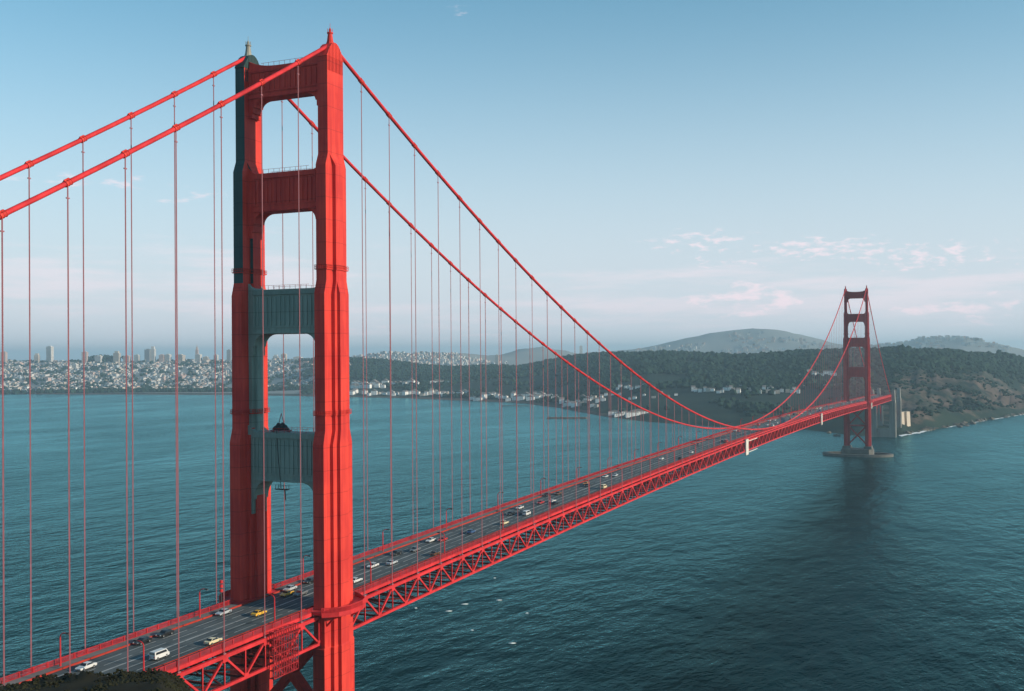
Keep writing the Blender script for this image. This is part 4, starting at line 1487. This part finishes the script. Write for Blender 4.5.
for i in range(44):
    u = random.uniform(903, 1026)
    x, y = shore_pt(u, random.uniform(-14, 8))
    m = MB()
    q = IV * rng.uniform(0.6, 1.3, (12, 1)) * (random.uniform(3, 9), random.uniform(3, 9), random.uniform(2, 6))
    m.add(q.tolist(), IF.tolist())
    o = m.build('shore_rock', M['rock'], None, loc=(x, y, 0.8))
    tag(o, 'dark rock strewn in the surf along the foot of the bluff', 'rock', 'rocks strewn along the bluff shore')

# whitecaps
for i, (u, v, s) in enumerate(((447, 611, 1.6), (463, 604, 1.7), (497, 600, 1.5), (510, 643, 1.6), (470, 630, 0.7), (525, 613, 0.7), (493, 578, 0.7), (414, 608, 0.7))):
    w = CAM[2] / -ray(u, v)[2]
    x, y = ground_xy(u, w)
    m = MB()
    n = 14
    vs = []
    for k in range(n):
        t = -1 + 2 * k / (n - 1)
        wd = (1 - t * t) * random.uniform(0.3, 0.9) * s * 0.32
        xx = t * 1.3 * s
        yy = 0.4 * t * t * s + random.uniform(-0.1, 0.1)
        vs += [(xx, yy - wd, 0.05), (xx, yy, 0.45 * (1 - t * t) + 0.06), (xx, yy + wd * 0.5, 0.05)]
    fsx = []
    for k in range(n - 1):
        a = 3 * k
        fsx += [(a, a + 3, a + 4, a + 1), (a + 1, a + 4, a + 5, a + 2)]
    m.add(vs, fsx)
    o = m.build('whitecap', M['foam'], None, loc=(x, y, 0))
    o.rotation_euler = (0, 0, R(20) + random.uniform(-0.4, 0.4))
    tag(o, 'small white breaking wave crest on the dark water below the truss', 'wave crest', 'whitecaps on the water below the truss', 'thing')

# ------------------------------------------------------------------ the headland the picture is taken from
HU = [-900, -300, -100, 0, 70, 131, 159, 173, 187, 230, 400, 1024, 1700]
HV = [690, 694, 690, 685.5, 680, 671, 669.5, 677, 691, 735, 800, 840, 840]
hus = np.concatenate([np.arange(-900, -60, 30), np.arange(-60, 260, 4), np.arange(260, 1700, 60)])
hws = np.concatenate([np.linspace(1.0, 60, 12), np.linspace(64, 112, 30), np.linspace(115, 260, 24)])
HVs = []


def head_z(u, w):
    k = (float(np.interp(u, HU, HV)) - hor_v(u)) / FPX
    x, y = ground_xy(u, w)
    if w <= 110:
        t = w / 110
        zz = CAM[2] - 1.7 - w * k + 1.7 * t - 5.0 * math.sin(math.pi * t)
    else:
        zz = CAM[2] - 110 * k - (w - 110) * 1.15 - ((w - 110) / 20) ** 1.5
    nz = noise.fractal(Vector((x / 7, y / 7, 1.3)), 0.8, 2.1, 6)
    zz += 0.35 * min(1, w / 60) + nz * (0.4 if w < 108 else 1.2 * min(3, 1 + (w - 108) / 30))
    return x, y, max(zz, -3)


for u in hus:
    for w in hws:
        HVs.append(head_z(u, w))
nw2 = len(hws)
fs = [(i * nw2 + j, (i + 1) * nw2 + j, (i + 1) * nw2 + j + 1, i * nw2 + j + 1) for i in range(len(hus) - 1) for j in range(nw2 - 1)]
me = bpy.data.meshes.new('hill')
me.from_pydata(HVs, [], fs)
me.polygons.foreach_set('use_smooth', [True] * len(me.polygons))
me.materials.append(mat('headland_soil', (0.024, 0.021, 0.012), 0.95, 0.5, 0.2, spec=0.1))
ho = link('hill', me)
tag(ho, 'dark scrubby headland hill below the viewer', 'hill', kind='structure')
# low scrub on its brow
sp_ = []
for i in range(9000):
    u, w = random.uniform(-60, 189), random.uniform(80, 112)
    x, y, z = head_z(u, w)
    if noise.noise(Vector((x / 5, y / 5, 2))) < random.uniform(-0.4, 0.3):
        continue
    r = random.uniform(0.06, 0.2)
    sp_.append((x, y, z - 0.05, r, r * random.uniform(0.5, 1.0)))
o = blobs('scrub', sp_, M['scrub'])
tag(o, 'dry dark scrub growing over the brow of the headland', 'scrub', kind='stuff')

# ------------------------------------------------------------------ air
HZ_DENS = 7.8e-5
hz = MB().box(-28000, 28000, -28000, 28000, -10, 330)
m = bpy.data.materials.new('haze_air')
m.use_nodes = True
nt = m.node_tree
nt.nodes.remove(nt.nodes['Principled BSDF'])
pv = nt.nodes.new('ShaderNodeVolumePrincipled')
pv.inputs['Color'].default_value = (0.60, 0.86, 1.0, 1)
pv.inputs['Density'].default_value = HZ_DENS
pv.inputs['Anisotropy'].default_value = 0.15
nt.links.new(pv.outputs[0], nt.nodes['Material Output'].inputs['Volume'])
o = hz.build('haze', m)
tag(o, 'thin blue evening haze over the whole strait', 'haze', kind='stuff')

# ------------------------------------------------------------------ sky, sun
world = bpy.data.worlds.new('World')
scene.world = world
world.use_nodes = True
nt = world.node_tree
N, Lk = nt.nodes.new, nt.links.new
bg = nt.nodes['Background']
sky = N('ShaderNodeTexSky')
sky.sky_type = 'NISHITA'
sky.sun_disc = False
sky.sun_elevation = SUN_EL
sky.sun_rotation = SUN_AZ
sky.altitude = 100
sky.air_density = 1.0
sky.dust_density = 0.4
sky.ozone_density = 4.0
tint = N('ShaderNodeMix'); tint.data_type = 'RGBA'; tint.blend_type = 'MULTIPLY'; tint.inputs['Factor'].default_value = 1.0
tint.inputs['B'].default_value = (0.72, 1.22, 1.04, 1)
Lk(sky.outputs[0], tint.inputs['A'])
tc = N('ShaderNodeTexCoord')
sx = N('ShaderNodeSeparateXYZ'); Lk(tc.outputs['Generated'], sx.inputs[0])


def mth(op, a, b=None, c=None):
    n = N('ShaderNodeMath'); n.operation = op
    for i, q in enumerate((a, b, c)):
        if q is None:
            continue
        if isinstance(q, (int, float)):
            n.inputs[i].default_value = q
        else:
            Lk(q, n.inputs[i])
    return n.outputs[0]


az = mth('ARCTAN2', sx.outputs['X'], sx.outputs['Y'])
el = mth('ARCSINE', sx.outputs['Z'])


def cloud(k_az, k_el, seed, detail, lo, hi, spots):
    cv = N('ShaderNodeCombineXYZ')
    Lk(mth('MULTIPLY', az, k_az), cv.inputs[0]); Lk(mth('MULTIPLY', el, k_el), cv.inputs[1]); cv.inputs[2].default_value = seed
    n = N('ShaderNodeTexNoise'); n.inputs['Scale'].default_value = 1.0; n.inputs['Detail'].default_value = detail; n.inputs['Roughness'].default_value = 0.6
    Lk(cv.outputs[0], n.inputs['Vector'])
    tot = None
    for (a0, e0, sa, se, amp) in spots:
        sa, se, amp = sa * 1.9, se * 1.8, amp * 0.98
        da = mth('DIVIDE', mth('SUBTRACT', az, a0), sa)
        de = mth('DIVIDE', mth('SUBTRACT', el, e0), se)
        g = mth('MULTIPLY', mth('EXPONENT', mth('MULTIPLY', mth('ADD', mth('MULTIPLY', da, da), mth('MULTIPLY', de, de)), -1.0)), amp)
        tot = g if tot is None else mth('MAXIMUM', tot, g)
    val = mth('ADD', mth('MULTIPLY_ADD', n.outputs['Fac'], 2.3, -0.65), mth('SUBTRACT', tot, 1.0))
    mr = N('ShaderNodeMapRange'); mr.interpolation_type = 'SMOOTHSTEP'
    mr.inputs['From Min'].default_value = lo; mr.inputs['From Max'].default_value = hi
    Lk(val, mr.inputs['Value'])
    return mr.outputs[0]


def azu(u):
    return YAW + math.atan((u - 512) / FPX)


def elv(v, u=512):
    return math.atan((hor_v(u) - v) / FPX)


c1 = cloud(30, 75, 1.0, 6, 0.20, 0.72, [(azu(755), elv(301, 755), 0.035, 0.012, 1.1), (azu(970), elv(310, 970), 0.05, 0.010, 1.0), (azu(915), elv(312, 915), 0.02, 0.006, 0.95), (azu(700), elv(303, 700), 0.03, 0.007, 0.95)])
c2 = cloud(70, 190, 4.0, 7, 0.32, 0.85, [(azu(820), elv(252, 820), 0.06, 0.009, 1.12), (azu(930), elv(262, 930), 0.07, 0.013, 1.02), (azu(700), elv(242, 700), 0.05, 0.012, 0.98), (azu(730), elv(266, 730), 0.05, 0.008, 0.92)])
c3 = cloud(40, 150, 7.0, 6, 0.36, 0.88, [(azu(95), elv(194, 95), 0.06, 0.008, 1.0), (azu(200), elv(205, 200), 0.03, 0.006, 1.0), (azu(365), elv(330, 365), 0.03, 0.006, 0.98), (azu(500), elv(333, 500), 0.03, 0.006, 0.98), (azu(460), elv(8, 460), 0.012, 0.006, 0.95)])
c4 = cloud(7, 60, 11.0, 5, 0.05, 0.75, [(azu(80), elv(285, 80), 0.25, 0.030, 0.95), (azu(800), elv(300, 800), 0.3, 0.025, 0.95), (azu(420), elv(320, 420), 0.25, 0.022, 0.85)])
cl = mth('MAXIMUM', mth('MULTIPLY', c1, 0.95), mth('MAXIMUM', mth('MULTIPLY', c2, 0.75), mth('MAXIMUM', mth('MULTIPLY', c3, 0.6), mth('MULTIPLY', c4, 0.45))))
ve = mth('DIVIDE', mth('MAXIMUM', el, 0.0), 0.22)
veil = mth('EXPONENT', mth('MULTIPLY', mth('MULTIPLY', ve, ve), -1.0))
mv = N('ShaderNodeMix'); mv.data_type = 'RGBA'
Lk(mth('MULTIPLY', veil, 0.95), mv.inputs['Factor']); Lk(tint.outputs['Result'], mv.inputs['A'])
mv.inputs['B'].default_value = (4.95, 5.15, 5.75, 1)
mxc = N('ShaderNodeMix'); mxc.data_type = 'RGBA'
Lk(cl, mxc.inputs['Factor']); Lk(mv.outputs['Result'], mxc.inputs['A'])
mxc.inputs['B'].default_value = (7.0, 5.9, 6.3, 1)
Lk(mxc.outputs['Result'], bg.inputs['Color'])
bg.inputs['Strength'].default_value = 0.15

sun = bpy.data.lights.new('sun', 'SUN')
sun.energy = 5.0
sun.angle = R(0.5)
sun.color = (1.0, 0.85, 0.68)
so = bpy.data.objects.new('sun', sun)
col.objects.link(so)
d = Vector((math.sin(SUN_AZ) * math.cos(SUN_EL), math.cos(SUN_AZ) * math.cos(SUN_EL), math.sin(SUN_EL)))
so.rotation_euler = d.to_track_quat('Z', 'Y').to_euler()
so.location = (600, 0, 400)

# ------------------------------------------------------------------ camera
cam = bpy.data.cameras.new('camera')
cam.sensor_width = 36
cam.lens = FPX / W * 36
cam.clip_start = 0.5
cam.clip_end = 60000
co = bpy.data.objects.new('camera', cam)
col.objects.link(co)
mw = Matrix((
    (RT[0], UP[0], -FW[0], CAM[0]),
    (RT[1], UP[1], -FW[1], CAM[1]),
    (RT[2], UP[2], -FW[2], CAM[2]),
    (0, 0, 0, 1)))
co.matrix_world = mw
scene.camera = co

scene.view_settings.view_transform = 'Standard'
scene.view_settings.look = 'None'
scene.view_settings.gamma = 1
scene.view_settings.exposure = 0.0
scene.view_settings.use_curve_mapping = False
try:
    scene.cycles.use_denoising = True
    scene.cycles.max_bounces = 5
    scene.cycles.diffuse_bounces = 2
    scene.cycles.glossy_bounces = 2
    scene.cycles.volume_bounces = 0
    scene.cycles.sample_clamp_indirect = 5
except Exception:
    pass
